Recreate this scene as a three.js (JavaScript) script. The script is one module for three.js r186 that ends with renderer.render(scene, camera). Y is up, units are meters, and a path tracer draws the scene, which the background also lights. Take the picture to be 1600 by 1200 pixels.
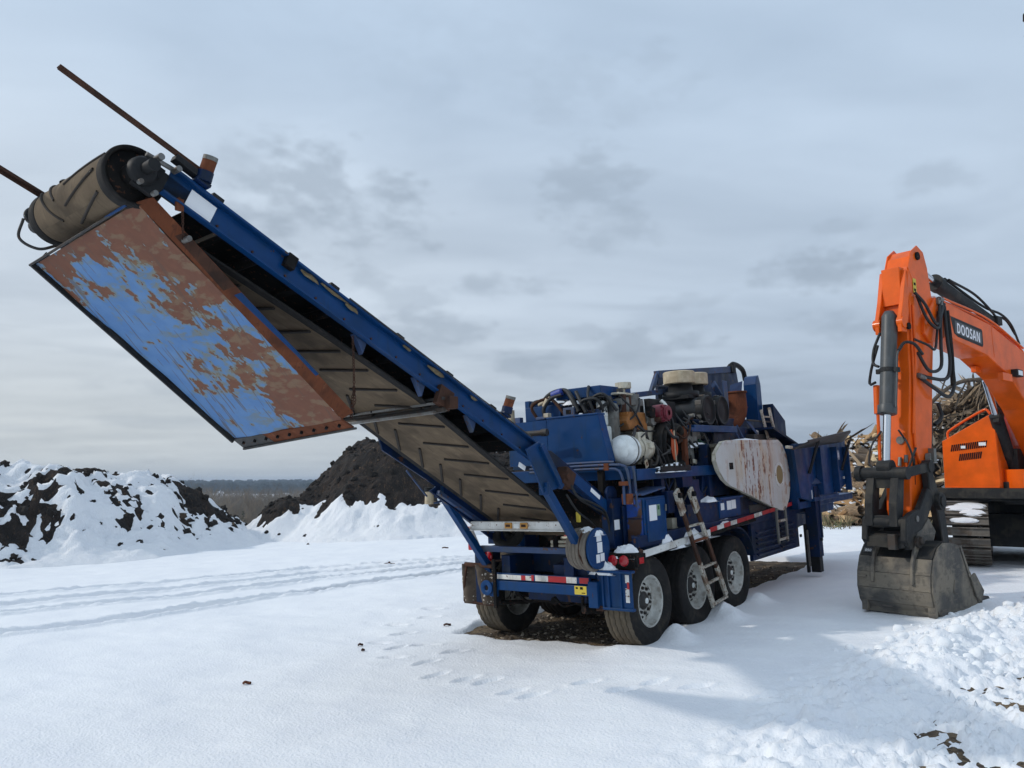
import * as THREE from 'three';
import { RoundedBoxGeometry } from 'three/addons/geometries/RoundedBoxGeometry.js';
import { mergeGeometries, mergeVertices } from 'three/addons/utils/BufferGeometryUtils.js';

// ---------------------------------------------------------------- camera, sky, sun, exposure
const scene = new THREE.Scene();
const CAM_Y = 2.0, CAM_PITCH = 7.5008;
const camera = new THREE.PerspectiveCamera(53.13, 4 / 3, 0.1, 9000);
camera.rotation.order = 'YXZ';
camera.position.set(0, CAM_Y, 0);
camera.rotation.set(THREE.MathUtils.degToRad(CAM_PITCH), 0, 0);
const SUN_AZ = -95, SUN_EL = 33, SUN_POWER = 1.5;
const SKY_GAIN = 1.0;
const EXPOSURE = 1.05;
const rad = THREE.MathUtils.degToRad;
const sunDir = new THREE.Vector3(Math.sin(rad(SUN_AZ)) * Math.cos(rad(SUN_EL)), Math.sin(rad(SUN_EL)), -Math.cos(rad(SUN_AZ)) * Math.cos(rad(SUN_EL)));
const sun = new THREE.DirectionalLight(new THREE.Color(1.0, 0.94, 0.85), SUN_POWER);
sun.position.copy(sunDir).multiplyScalar(60).add(new THREE.Vector3(2, 0, -12));
sun.target.position.set(2, 0, -12);
sun.castShadow = true;
sun.shadow.radius = 3;
sun.shadow.mapSize.set(4096, 4096);
Object.assign(sun.shadow.camera, { left: -30, right: 30, top: 30, bottom: -30, near: 1, far: 160 });
scene.add(sun, sun.target);

// ---------------------------------------------------------------- noise
function hash2(i, j, s) {
  let h = Math.imul(i, 374761393) ^ Math.imul(j, 668265263) ^ Math.imul(s + 11, 1274126177);
  h = Math.imul(h ^ (h >>> 13), 1103515245); h ^= h >>> 16;
  return (h >>> 0) / 4294967296;
}
const fade = t => t * t * t * (t * (t * 6 - 15) + 10);
function vnoise(x, y, s = 0, per = 0) {                 // value noise 0..1, periodic when per > 0
  const xi = Math.floor(x), yi = Math.floor(y), u = fade(x - xi), v = fade(y - yi);
  const w = per ? (k => ((k % per) + per) % per) : (k => k);
  const a = hash2(w(xi), w(yi), s), b = hash2(w(xi + 1), w(yi), s), c = hash2(w(xi), w(yi + 1), s), d = hash2(w(xi + 1), w(yi + 1), s);
  return a + (b - a) * u + (c - a) * v + (a - b - c + d) * u * v;
}
function fbm(x, y, oct = 5, s = 0, per = 0) {
  let a = 0.5, t = 0, n = 0, f = 1;
  for (let k = 0; k < oct; k++) { t += a * vnoise(x * f, y * f, s + k * 17, per * f); n += a; a *= 0.5; f *= 2; }
  return t / n;
}
function rng(seed) { let s = seed >>> 0; return () => { s = (s + 0x6D2B79F5) >>> 0; let t = Math.imul(s ^ (s >>> 15), 1 | s); t = (t + Math.imul(t ^ (t >>> 7), 61 | t)) ^ t; return ((t ^ (t >>> 14)) >>> 0) / 4294967296; }; }
const sstep = (a, b, x) => { const t = Math.min(1, Math.max(0, (x - a) / (b - a))); return t * t * (3 - 2 * t); };
const mix = (a, b, t) => a + (b - a) * t;
const mix3 = (a, b, t) => [mix(a[0], b[0], t), mix(a[1], b[1], t), mix(a[2], b[2], t)];
const lin = c => { c /= 255; return c <= 0.04045 ? c / 12.92 : Math.pow((c + 0.055) / 1.055, 2.4); };
const lin3 = (r, g, b) => [lin(r), lin(g), lin(b)];

// ---------------------------------------------------------------- sky: veiled winter sky with grey scraps of cloud
{
  const W = 3072, H = 1536, data = new Float32Array(W * H * 4);
  const TOP = lin3(186, 205, 226), MID = lin3(194, 210, 224), LOWL = lin3(200, 206, 208), LOWR = lin3(160, 174, 190), MIDR = lin3(182, 198, 216), MIDL = lin3(197, 209, 222);
  const GROUND = lin3(170, 176, 184), DARK = lin3(140, 154, 170);
  // scraps: azimuth, elevation, half width, half height (degrees), strength
  const scraps = [[-15, 20, 5.6, 3.0, 1.0], [-11, 18.7, 4.0, 1.8, .9], [-20, 21.5, 4.5, 2.2, .6], [6.2, 21.8, 3.0, 2.6, .7], [7.6, 18.6, 3.0, 1.6, .55], [0, 14.7, 3.4, .9, .75], [-6, 11.6, 3.4, 1.2, .85], [-8, 13.6, 2.6, 1.0, .6],
    [23.0, 14.9, 3.6, 1.3, 1.0], [9.0, 10.2, 2.2, 1.2, .8], [2, 8.8, 2.8, .9, .8], [13, 10.7, 1.8, .9, .75], [23.6, 10.6, 2.4, .9, .7], [30, 19.5, 2, .9, .5], [-10.5, 14.6, 1.2, 1.0, .6], [5.4, 11.2, 1.6, .6, .5], [-25, 6.4, 3.5, .5, .45], [13, 13.2, 2, .5, .4], [24, 17.6, 1.4, .5, .4], [7, 28, 6, 2.2, .28], [-3, 30, 8, 2.5, .16], [-24, 4.2, 5, .4, .3], [18, 6.5, 5, .6, .45], [-46, 18, 6, 3, .7], [50, 15, 5, 2, .7], [70, 22, 6, 2.6, .7], [-70, 14, 6, 1.5, .5]];
  for (let j = 0; j < H; j++) {
    const el = ((j + 0.5) / H - 0.5) * Math.PI, e = el * 180 / Math.PI, ce = Math.cos(el), se = Math.sin(el);
    for (let i = 0; i < W; i++) {
      const phi = ((i + 0.5) / W - 0.5) * 2 * Math.PI, dx = Math.cos(phi) * ce, dz = Math.sin(phi) * ce;
      const az = Math.atan2(dx, -dz) * 180 / Math.PI, k = (j * W + i) * 4;
      let c;
      if (e < -1) c = GROUND; else {
        const sd = Math.max(0, dx * sunDir.x + se * sunDir.y + dz * sunDir.z);
        const right = sstep(-34, 30, az) * (1 - sstep(90, 175, az)) + sstep(-90, -175, az) * .5;
        const low = mix3(LOWL, LOWR, right), mid = mix3(MIDL, MIDR, right);
        c = mix3(low, mid, sstep(0.5, 15, e)); c = mix3(c, TOP, sstep(14, 33, e));
        const glow = Math.pow(sd, 6) * .22 + Math.pow(sd, 40) * .6;
        // texture of the veil, laid on a flat layer overhead so that it flattens towards the horizon
        const q = 1 / (Math.max(se, 0) + 0.09), px = dx * q, pz = dz * q;
        const warp = fbm(px * 1.3 + 5, pz * 1.3, 3, 3);
        const veil = fbm(px * 1.1 + warp * 1.6, pz * 2.4 - warp, 5, 40), fine = fbm(px * 3.2 + warp * 3, pz * 6.5, 4, 77);
        let b = 1 + (veil - 0.5) * 0.30 + (fine - 0.5) * 0.12 + .02;
        c = [c[0] * b, c[1] * (b * .92 + .08), c[2] * (b * .82 + .18)];
        let d = 0;
        const wob = fbm(az * .34, e * .8, 5, 9) - 0.5, wob2 = fbm(az * .9 + 4, e * 1.9, 4, 19) - 0.5;
        for (const [sa, seL, w, h, s] of scraps) {
          const ua = (az - sa) / w, ue = (e - seL) / h, r = ua * ua + ue * ue;
          if (r < 4.5) d = Math.max(d, s * sstep(1.6, -0.55, r * .62 + wob * 3.2 + wob2 * 2.0 + (ue < 0 ? ue * ue * .5 : 0)));
        }
        const strat = sstep(.5, .74, fbm(az * .11 + 3, e * 1.15, 5, 61)) * sstep(.5, 4, e) * (1 - sstep(9, 17, e)) * mix(.3, .6, right);
        d = Math.min(1, d * .95 + strat * (1 - d));
        const dk = mix3(DARK, c, .42 + .08 * (1 - right));
        c = mix3(c, dk, d);
        c = [c[0] + glow, c[1] + glow * .95, c[2] + glow * .88];
        if (e < 0) c = mix3(c, GROUND, -e);
      }
      data[k] = c[0] * SKY_GAIN; data[k + 1] = c[1] * SKY_GAIN; data[k + 2] = c[2] * SKY_GAIN; data[k + 3] = 1;
    }
  }
  const sky = new THREE.DataTexture(data, W, H, THREE.RGBAFormat, THREE.FloatType);
  sky.mapping = THREE.EquirectangularReflectionMapping;
  sky.magFilter = sky.minFilter = THREE.LinearFilter;
  sky.colorSpace = THREE.LinearSRGBColorSpace;
  sky.needsUpdate = true;
  scene.background = sky; scene.environment = sky; scene.environmentIntensity = 1;
}
scene.fog = new THREE.FogExp2(new THREE.Color(...lin3(168, 184, 204)), 0.00035);

// ---------------------------------------------------------------- textures and materials
function tex(w, h, fn, srgb = true, rep = null) {
  const d = new Uint8Array(w * h * 4);
  for (let j = 0; j < h; j++) for (let i = 0; i < w; i++) {
    const c = fn((i + .5) / w, (j + .5) / h), k = (j * w + i) * 4;
    d[k] = Math.max(0, Math.min(255, c[0])); d[k + 1] = Math.max(0, Math.min(255, c[1])); d[k + 2] = Math.max(0, Math.min(255, c[2])); d[k + 3] = 255;
  }
  const t = new THREE.DataTexture(d, w, h, THREE.RGBAFormat);
  t.colorSpace = srgb ? THREE.SRGBColorSpace : THREE.NoColorSpace;
  t.magFilter = THREE.LinearFilter; t.minFilter = THREE.LinearMipmapLinearFilter; t.generateMipmaps = true;
  t.wrapS = t.wrapT = THREE.RepeatWrapping;
  if (rep) t.repeat.set(1 / rep, 1 / rep);
  t.needsUpdate = true;
  return t;
}
function paintTex(base, worn, dirt, { amt = .5, chips = .5, size = 320, rep = 2, seed = 1 } = {}) {
  return tex(size, size, (u, v) => {
    const a = fbm(u * 6, v * 6, 5, seed, 6), b = fbm(u * 16, v * 16, 4, seed + 5, 16), s = fbm(u * 40, v * 5, 3, seed + 9, 40 * 5);
    let c = base.map(x => x * (0.9 + .2 * a + .08 * (b - .5)));
    c = mix3(c, worn, sstep(.55, .8, a * .6 + b * .4) * .5 * amt);
    c = mix3(c, dirt, sstep(.5, .78, fbm(u * 4, v * 4, 6, seed + 30, 4)) * .55 * amt);
    c = mix3(c, dirt, sstep(.62, .8, s) * .25 * amt);
    if (fbm(u * 24, v * 24, 4, seed + 60, 24) > 1 - .3 * chips) c = mix3(c, [84, 52, 36], .8);
    return c;
  }, true, rep);
}
function roughTex(lo, hi, { size = 256, rep = 1, seed = 3, f = 8 } = {}) {
  return tex(size, size, (u, v) => { const n = mix(lo, hi, fbm(u * f, v * f, 5, seed, f)) * 255; return [n, n, n]; }, false, rep);
}
const rough1 = roughTex(.28, .75, { rep: 1.3 }), rough2 = roughTex(.55, 1, { rep: .8, seed: 9 });
const grain = tex(512, 512, (u, v) => { const n = 255 * (fbm(u * 24, v * 24, 5, 5, 24) * .6 + fbm(u * 7, v * 7, 3, 8, 7) * .4); return [n, n, n]; }, false, .7);
const dents = tex(256, 256, (u, v) => { const n = 255 * fbm(u * 5, v * 5, 3, 55, 5); return [n, n, n]; }, false, 2.4);
function std(o) { return new THREE.MeshStandardMaterial({ roughness: .7, metalness: 0, ...o }); }
const dull = o => new THREE.MeshPhysicalMaterial({ roughness: .7, specularIntensity: .45, ...o });
const M = {
  blue: dull({ map: paintTex([5, 55, 103], [18, 70, 118], [40, 46, 54], { amt: .8, chips: .5, size: 1024, rep: 2.2 }), roughnessMap: rough1, roughness: .85, bumpMap: dents, bumpScale: .012 }),
  shadedBlue: dull({ map: paintTex([3, 31, 68], [8, 42, 80], [30, 32, 36], { amt: 1.1, chips: .8, rep: 1.7, seed: 21 }), roughnessMap: rough1, roughness: .95, bumpMap: dents, bumpScale: .01 }),  // darker copy of the blue: shade on chassis and inner parts painted in
  greyBlue: std({ map: paintTex([44, 66, 104], [66, 84, 116], [70, 70, 68], { amt: .9, chips: .9, rep: 1.4, seed: 33 }), roughness: .6 }),
  black: dull({ map: paintTex([26, 27, 29], [40, 40, 40], [62, 58, 52], { amt: .7, chips: .3, rep: .9, seed: 41 }), roughness: .55 }),
  blackPlastic: std({ map: paintTex([22, 24, 26], [34, 36, 38], [58, 60, 56], { amt: .8, chips: 0, rep: .7, seed: 45 }), roughness: .42 }),
  dark: dull({ map: paintTex([13, 13, 14], [22, 21, 20], [38, 33, 28], { amt: 1, chips: .9, rep: .8, seed: 47 }), roughness: .85 }),
  rubber: dull({ map: paintTex([34, 33, 33], [46, 44, 42], [78, 70, 58], { amt: .9, chips: 0, rep: .6, seed: 51 }), roughness: .88, bumpMap: grain, bumpScale: .003 }),
  dustyLitTread: std({ map: paintTex([88, 80, 68], [108, 98, 82], [126, 112, 90], { amt: 1.1, chips: 0, rep: .8, seed: 52 }), roughness: .95, bumpMap: grain, bumpScale: .003 }),  // tan dust plus a sunlit tone put into the colour; rear tyres only
  belt: dull({ map: paintTex([102, 88, 71], [122, 107, 87], [70, 60, 49], { amt: 1.2, chips: .2, rep: 1.1, seed: 61, size: 1024 }), roughness: .92, bumpMap: grain, bumpScale: .003 }),
  cleat: std({ color: 0x2a241f, roughness: .9 }),
  steel: std({ map: paintTex([112, 112, 110], [150, 150, 146], [86, 66, 50], { amt: .9, chips: .6, rep: .6, seed: 71 }), metalness: .55, roughnessMap: rough1, roughness: .8 }),
  steelDark: std({ map: paintTex([62, 62, 62], [92, 92, 90], [74, 56, 42], { amt: .9, chips: .7, rep: .6, seed: 72 }), metalness: .4, roughness: .6 }),
  chrome: std({ color: 0xc9cdd2, metalness: 1, roughness: .16 }),
  rust: dull({ map: paintTex([104, 60, 40], [130, 82, 56], [66, 42, 32], { amt: 1.2, chips: .7, rep: .7, seed: 81 }), roughness: .9, bumpMap: grain, bumpScale: .004 }),
  rustDark: dull({ map: paintTex([68, 46, 36], [92, 62, 46], [44, 34, 30], { amt: 1.2, chips: .6, rep: .7, seed: 82 }), roughness: .85, bumpMap: grain, bumpScale: .003 }),
  cream: std({ map: paintTex([196, 190, 172], [214, 210, 196], [122, 104, 80], { amt: .9, chips: .5, rep: .8, seed: 91 }), roughness: .6 }),
  tanPlastic: std({ map: paintTex([186, 172, 146], [204, 192, 168], [140, 120, 92], { amt: .8, chips: 0, rep: .6, seed: 93 }), roughness: .6 }),
  white: std({ map: paintTex([208, 208, 204], [222, 222, 220], [128, 112, 92], { amt: .8, chips: .75, rep: .9, seed: 95 }), roughness: .55 }),
  dirtyWhite: std({ map: paintTex([172, 168, 156], [196, 192, 180], [92, 66, 46], { amt: 1.2, chips: 1.1, rep: .5, seed: 96 }), roughness: .7 }),
  cleanWhite: std({ map: paintTex([222, 226, 224], [228, 230, 228], [180, 178, 164], { amt: .35, chips: .1, rep: .5, seed: 97 }), roughness: .4 }),
  rim: std({ map: paintTex([186, 186, 180], [206, 206, 202], [116, 108, 96], { amt: .9, chips: .35, rep: .35, seed: 99 }), metalness: .2, roughness: .5 }),
  label: std({ color: 0xe6e8ea, roughness: .5 }),
  ochre: std({ map: paintTex([150, 96, 44], [164, 120, 70], [96, 70, 44], { amt: 1, chips: .4, rep: .4, seed: 103 }), roughness: .65 }),
  maroon: std({ map: paintTex([110, 28, 44], [140, 50, 66], [60, 30, 34], { amt: 1, chips: .2, rep: .3, seed: 104 }), roughness: .5 }),
  grey: std({ map: paintTex([104, 104, 100], [130, 130, 126], [78, 70, 60], { amt: 1, chips: .4, rep: .5, seed: 105 }), roughness: .6 }),
  red: std({ color: 0xa5161c, roughness: .45 }),
  redLens: new THREE.MeshPhysicalMaterial({ color: 0xb0101c, roughness: .25, clearcoat: .6 }),
  amber: std({ color: 0xb9822e, roughness: .35 }),
  yellow: std({ color: 0xc9b23c, roughness: .6 }),
  orangeCord: std({ color: 0xc2542a, roughness: .6 }),
  orange: new THREE.MeshPhysicalMaterial({ map: paintTex([226, 92, 0], [230, 102, 10], [150, 74, 34], { amt: .06, chips: .06, rep: 1.6, seed: 111, size: 1024 }), roughness: .55, specularIntensity: .35, clearcoat: .4, clearcoatRoughness: .12 }),
  hose: std({ color: 0x17181a, roughness: .6 }),
  excGrey: std({ map: paintTex([64, 68, 70], [80, 84, 86], [86, 80, 72], { amt: .6, chips: .2, rep: .8, seed: 121 }), roughness: .45 }),
  excBlack: dull({ map: paintTex([36, 37, 38], [52, 52, 50], [78, 72, 62], { amt: .9, chips: .3, rep: .7, seed: 123 }), roughness: .62, bumpMap: grain, bumpScale: .003 }),
  bucket: std({ map: tex(1024, 1024, (u, v) => {
    const a = fbm(u * 5, v * 5, 6, 131, 5), b = fbm(u * 18, v * 18, 4, 137, 18), s = fbm(u * 9, v * 34, 3, 139, 9 * 34);
    let c = mix3([78, 76, 73], [122, 114, 101], sstep(.3, .7, a)); c = mix3(c, [66, 63, 60], sstep(.56, .72, b) * .35); c = mix3(c, [136, 126, 110], sstep(.6, .75, s) * .35);
    return c;
  }, true, 1.2), roughness: .8, metalness: .1, bumpMap: grain, bumpScale: .008 }),
  shoe: std({ map: paintTex([112, 106, 98], [146, 138, 126], [70, 56, 44], { amt: 1.1, chips: .5, rep: .7, seed: 141 }), metalness: .35, roughness: .6, bumpMap: grain, bumpScale: .004 }),
};
M.dustyLitTread.side = M.rubber.side = THREE.DoubleSide;

// ---------------------------------------------------------------- geometry helpers
const V = (x, y, z) => new THREE.Vector3(x, y, z);
function flat(g) { const h = g.index ? g.toNonIndexed() : g; for (const k of Object.keys(h.attributes)) if (!['position', 'normal', 'uv'].includes(k)) h.deleteAttribute(k); return h; }
function boxUV(g) {                                     // uv in metres, taken from the side each face looks to
  const p = g.attributes.position, n = p.count, uv = new Float32Array(n * 2), a = V(), b = V(), c = V(), N = V();
  for (let i = 0; i < n; i += 3) {
    a.fromBufferAttribute(p, i); b.fromBufferAttribute(p, i + 1); c.fromBufferAttribute(p, i + 2);
    N.copy(b).sub(a).cross(c.clone().sub(a));
    const x = Math.abs(N.x), y = Math.abs(N.y), z = Math.abs(N.z);
    [a, b, c].forEach((q, k) => {
      const j = (i + k) * 2;
      if (x >= y && x >= z) { uv[j] = q.z; uv[j + 1] = q.y; } else if (y >= z) { uv[j] = q.x; uv[j + 1] = q.z; } else { uv[j] = q.x + .37; uv[j + 1] = q.y; }
    });
  }
  g.setAttribute('uv', new THREE.BufferAttribute(uv, 2));
  return g;
}
const at = (g, x = 0, y = 0, z = 0, rx = 0, ry = 0, rz = 0) => { g.applyMatrix4(new THREE.Matrix4().compose(V(x, y, z), new THREE.Quaternion().setFromEuler(new THREE.Euler(rx, ry, rz)), V(1, 1, 1))); return g; };
const box = (w, h, d, x, y, z, rx = 0, ry = 0, rz = 0, r = .007) => at(new RoundedBoxGeometry(w, h, d, 1, Math.min(r, w * .3, h * .3, d * .3)), x, y, z, rx, ry, rz);
const box2 = (x0, x1, y0, y1, z0, z1, r = .008) => box(Math.abs(x1 - x0), Math.abs(y1 - y0), Math.abs(z1 - z0), (x0 + x1) / 2, (y0 + y1) / 2, (z0 + z1) / 2, 0, 0, 0, r);
function aim(g, a, b, up) {                             // +y of g runs from a to b; z of g towards up as far as it can
  const A = V(...a), B = V(...b), y = B.clone().sub(A).normalize();
  let z = up ? V(...up) : (Math.abs(y.y) > .95 ? V(0, 0, 1) : V(0, 1, 0));
  const x = new THREE.Vector3().crossVectors(y, z).normalize(); z = new THREE.Vector3().crossVectors(x, y);
  g.applyMatrix4(new THREE.Matrix4().makeBasis(x, y, z).setPosition(A.add(B).multiplyScalar(.5))); return g;
}
const dist = (a, b) => Math.hypot(a[0] - b[0], a[1] - b[1], a[2] - b[2]);
const bar = (a, b, w, t, up, r = .006) => aim(new RoundedBoxGeometry(w, dist(a, b), t, 1, Math.min(r, w * .3, t * .3)), a, b, up);   // w across, t towards up
const rod = (a, b, r1, r2 = r1, seg = 16) => aim(new THREE.CylinderGeometry(r2, r1, dist(a, b), seg), a, b);
const tube = (pts, r, seg = 8, n = 0) => new THREE.TubeGeometry(new THREE.CatmullRomCurve3(pts.map(p => V(...p)), false, 'centripetal'), n || pts.length * 6, r, seg);
function prism(zy, x0, x1, bevel = .006) {              // outline in (z, y), thickness along x
  const s = new THREE.Shape(zy.map(([z, y]) => new THREE.Vector2(-z, y)));
  const d = Math.abs(x1 - x0), b = Math.min(bevel, d * .3);
  const g = new THREE.ExtrudeGeometry(s, { depth: d - 2 * b, bevelEnabled: b > 0, bevelThickness: b, bevelSize: b, bevelOffset: -b, bevelSegments: 1, curveSegments: 10 });
  g.applyMatrix4(new THREE.Matrix4().makeBasis(V(0, 0, -1), V(0, 1, 0), V(1, 0, 0)).setPosition(Math.min(x0, x1) + b, 0, 0)); return g;
}
function lathe(prof, axis, c, seg = 40) {               // prof: [radius, offset along axis]
  const g = new THREE.LatheGeometry(prof.map(([r, o]) => new THREE.Vector2(r, o)), seg);
  if (axis === 'x') g.rotateZ(-Math.PI / 2); if (axis === 'z') g.rotateX(Math.PI / 2);
  return g.translate(...c);
}
function quad(a, b, c, d, t = .012) {                   // a plate through four corners (anticlockwise from its front), t thick behind
  const A = V(...a), B = V(...b), C = V(...c), D = V(...d), N = B.clone().sub(A).cross(D.clone().sub(A)).normalize().multiplyScalar(-t);
  const v = [A, B, C, D, ...[A, B, C, D].map(p => p.clone().add(N))], f = [[0, 1, 2], [0, 2, 3], [5, 4, 7], [5, 7, 6], [4, 5, 1], [4, 1, 0], [5, 6, 2], [5, 2, 1], [6, 7, 3], [6, 3, 2], [7, 4, 0], [7, 0, 3]];
  const g = new THREE.BufferGeometry(); g.setAttribute('position', new THREE.Float32BufferAttribute(f.flat().flatMap(i => v[i].toArray()), 3)); g.computeVertexNormals();
  g.setAttribute('uv', new THREE.Float32BufferAttribute(new Float32Array(f.length * 6), 2)); return g;
}
function merged(gs, keepUV = false) { const g = mergeGeometries([gs].flat().map(flat)); return keepUV ? g : boxUV(g); }
const names = {};
function numbered(n) { const k = names[n] = (names[n] ?? -1) + 1; return k ? `${n}_${String(k).padStart(3, '0')}` : n; }
function shade(o) { o.castShadow = o.receiveShadow = true; return o; }
const SPLIT = new Set('mud_patch pivot linkage_rod idler_bracket bolt hydraulic_hose elbow_hose cylinder_pipe clip hanging_cord wiring louvre cylinder_hose deck_pipe stowed_tube pipe_clamp tank_pipe lifting_eye take_up_bolt cylinder_bracket pin_boss top_pin bucket_link boom_pipe stick_pipe linkage_hose hose_end side_plate rim_hole deck_post hopper_floor leg_post leg_arm undercarriage_clutter reflective_strip hole mount fitting dip_tube rod_cluster hose_fitting antler_hose hood_frame hopper_rib rim_brace small_fitting guard_support axle track_snow spare_hose hood_snow boom_snow faded_decal white_label cylinder_head reflector_post dirty_cap wear_strip bucket_pin hydraulic_cylinder'.split(' '));
function part(parent, name, mat, gs, { label, keepUV = false } = {}) {
  if (SPLIT.has(name) && Array.isArray(gs) && gs.length > 1) return gs.map(g => part(parent, name, mat, [g], { label, keepUV }))[0];
  const m = shade(new THREE.Mesh(merged(gs, keepUV), mat)); m.name = name; if (label) m.userData.label = label; parent.add(m); return m;
}
function thing(name, label, category, group) { const o = new THREE.Group(); o.name = numbered(name); o.userData = { label, category }; if (group) o.userData.group = group; scene.add(o); return o; }
function tag(o, name, label, category, extra = {}) { o.name = numbered(name); o.userData = { label, category, ...extra }; scene.add(shade(o)); return o; }
function structure(o, name) { o.name = name; o.userData = { kind: 'structure' }; scene.add(shade(o)); return o; }
function textPlate(w, h, pxW, draw) {                   // a plate face with print, made on a canvas
  const c = document.createElement('canvas'); c.width = pxW; c.height = Math.round(pxW * h / w); draw(c.getContext('2d'), c.width, c.height);
  const t = new THREE.CanvasTexture(c); t.colorSpace = THREE.SRGBColorSpace; return t;
}

// ---------------------------------------------------------------- the lie of the land
const soft = (v, m) => m * Math.tanh(v / m);
function landH(x, z) {                                  // bare ground
  const X = soft(x - .786, 11), Z = soft(z + 10.365, 9);
  let h = .03 + .0486 * X - .0168 * Z;
  const r = Math.hypot(x, z + 2);
  h -= 10 * sstep(40, 85, r);
  h += 22 * sstep(500, 2200, r) * (.75 + .25 * Math.sin(x * .0021 + 1)) ;
  return h + (fbm(x * .22, z * .22, 3, 201) - .5) * .10;
}
// trailer frame (x right of it, z towards its rear)
const TR = { pos: [0.7858, 0.0296, -10.3645], yaw: -0.67223, pitch: 0.04341, roll: 0.02749 };
const cosY = Math.cos(TR.yaw), sinY = Math.sin(TR.yaw);
const toTrailer = (x, z) => { const dx = x - TR.pos[0], dz = z - TR.pos[2]; return [dx * cosY - dz * sinY, dx * sinY + dz * cosY]; };
const fromTrailer = (a, b) => [TR.pos[0] + a * cosY + b * sinY, TR.pos[2] - a * sinY + b * cosY];
function segDist(x, z, pts) { let d = 1e9, tt = 0; for (let i = 0; i + 1 < pts.length; i++) { const [ax, az] = pts[i], [bx, bz] = pts[i + 1], ux = bx - ax, uz = bz - az, L = ux * ux + uz * uz; let t = ((x - ax) * ux + (z - az) * uz) / L; t = Math.max(0, Math.min(1, t)); const e = Math.hypot(x - ax - ux * t, z - az - uz * t); if (e < d) { d = e; tt = i + t; } } return [d, tt]; }
const ruts = [[[-17, -10], [-10.2, -15.6], [-7.4, -17.6], [-5, -19.2], [-1.1, -20.3], [6, -22.4]], [[-16, -8.6], [-9.43, -14.4], [-6.74, -16.6], [-4.52, -18.4], [-1.03, -19.6], [6, -21.5]], [[-15.4, -7.7], [-8.82, -13.5], [-6.24, -15.5], [-4.26, -17.3], [-1.0, -18.9], [6, -20.8]], [[-14, -5.8], [-7.57, -11.75], [-6.2, -12.9], [-4.6, -14.95], [-.94, -17.7], [6, -19.6]]];
const prints = [[-1.26, -12.5, 1.9], [-1.25, -11.92, 1.6], [-1.68, -11.6, 1.9], [-1.49, -10.9, 1.2], [-1.72, -10.37, 1.9], [-1.44, -9.99, .9], [-1.41, -9.46, 1.7], [-1.09, -10.02, 1.5], [-.99, -9.14, .9], [-.82, -8.54, .8], [-.48, -8.31, .9], [-.25, -8.19, .9], [.01, -7.79, 1], [.74, -7.95, 1], [1.06, -7.61, 1.2], [1.75, -7.61, 1.2], [2.28, -7.22, 1.1], [.2, -7.6, 1], [1.4, -7.85, 1], [-.7, -9.6, 1]];
const bank = [[1.5, -5.1], [1.95, -5.76], [2.7, -6.79], [3.64, -7.6], [4.89, -8.93], [6.13, -9.6], [8.5, -10.4], [12, -11]];
function bankSide(x, z) {                               // > 0 on the driven, torn-up side of the bank
  let best = 1e9, s = 0;
  for (let i = 0; i + 1 < bank.length; i++) { const [ax, az] = bank[i], [bx, bz] = bank[i + 1], ux = bx - ax, uz = bz - az, L = Math.hypot(ux, uz); let t = ((x - ax) * ux + (z - az) * uz) / (L * L); t = Math.max(0, Math.min(1, t)); const ex = x - ax - ux * t, ez = z - az - uz * t, e = Math.hypot(ex, ez); if (e < best) { best = e; s = Math.sign(ux * ez - uz * ex) * e; } }
  return s;
}
const drifts = [[1.34, -.30, .26, .15], [1.5, -.12, .2, .06], [1.36, -1.72, .30, .20], [1.55, -1.5, .24, .09], [1.36, -3.0, .26, .14], [1.1, .62, .4, .07], [-1.5, -.3, .6, .05]];
const edgeN = (x, z) => (fbm(x * 1.1, z * 1.1, 5, 221) - .5) * 1.5 + (fbm(x * 5, z * 5, 3, 223) - .5) * .35;
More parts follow.
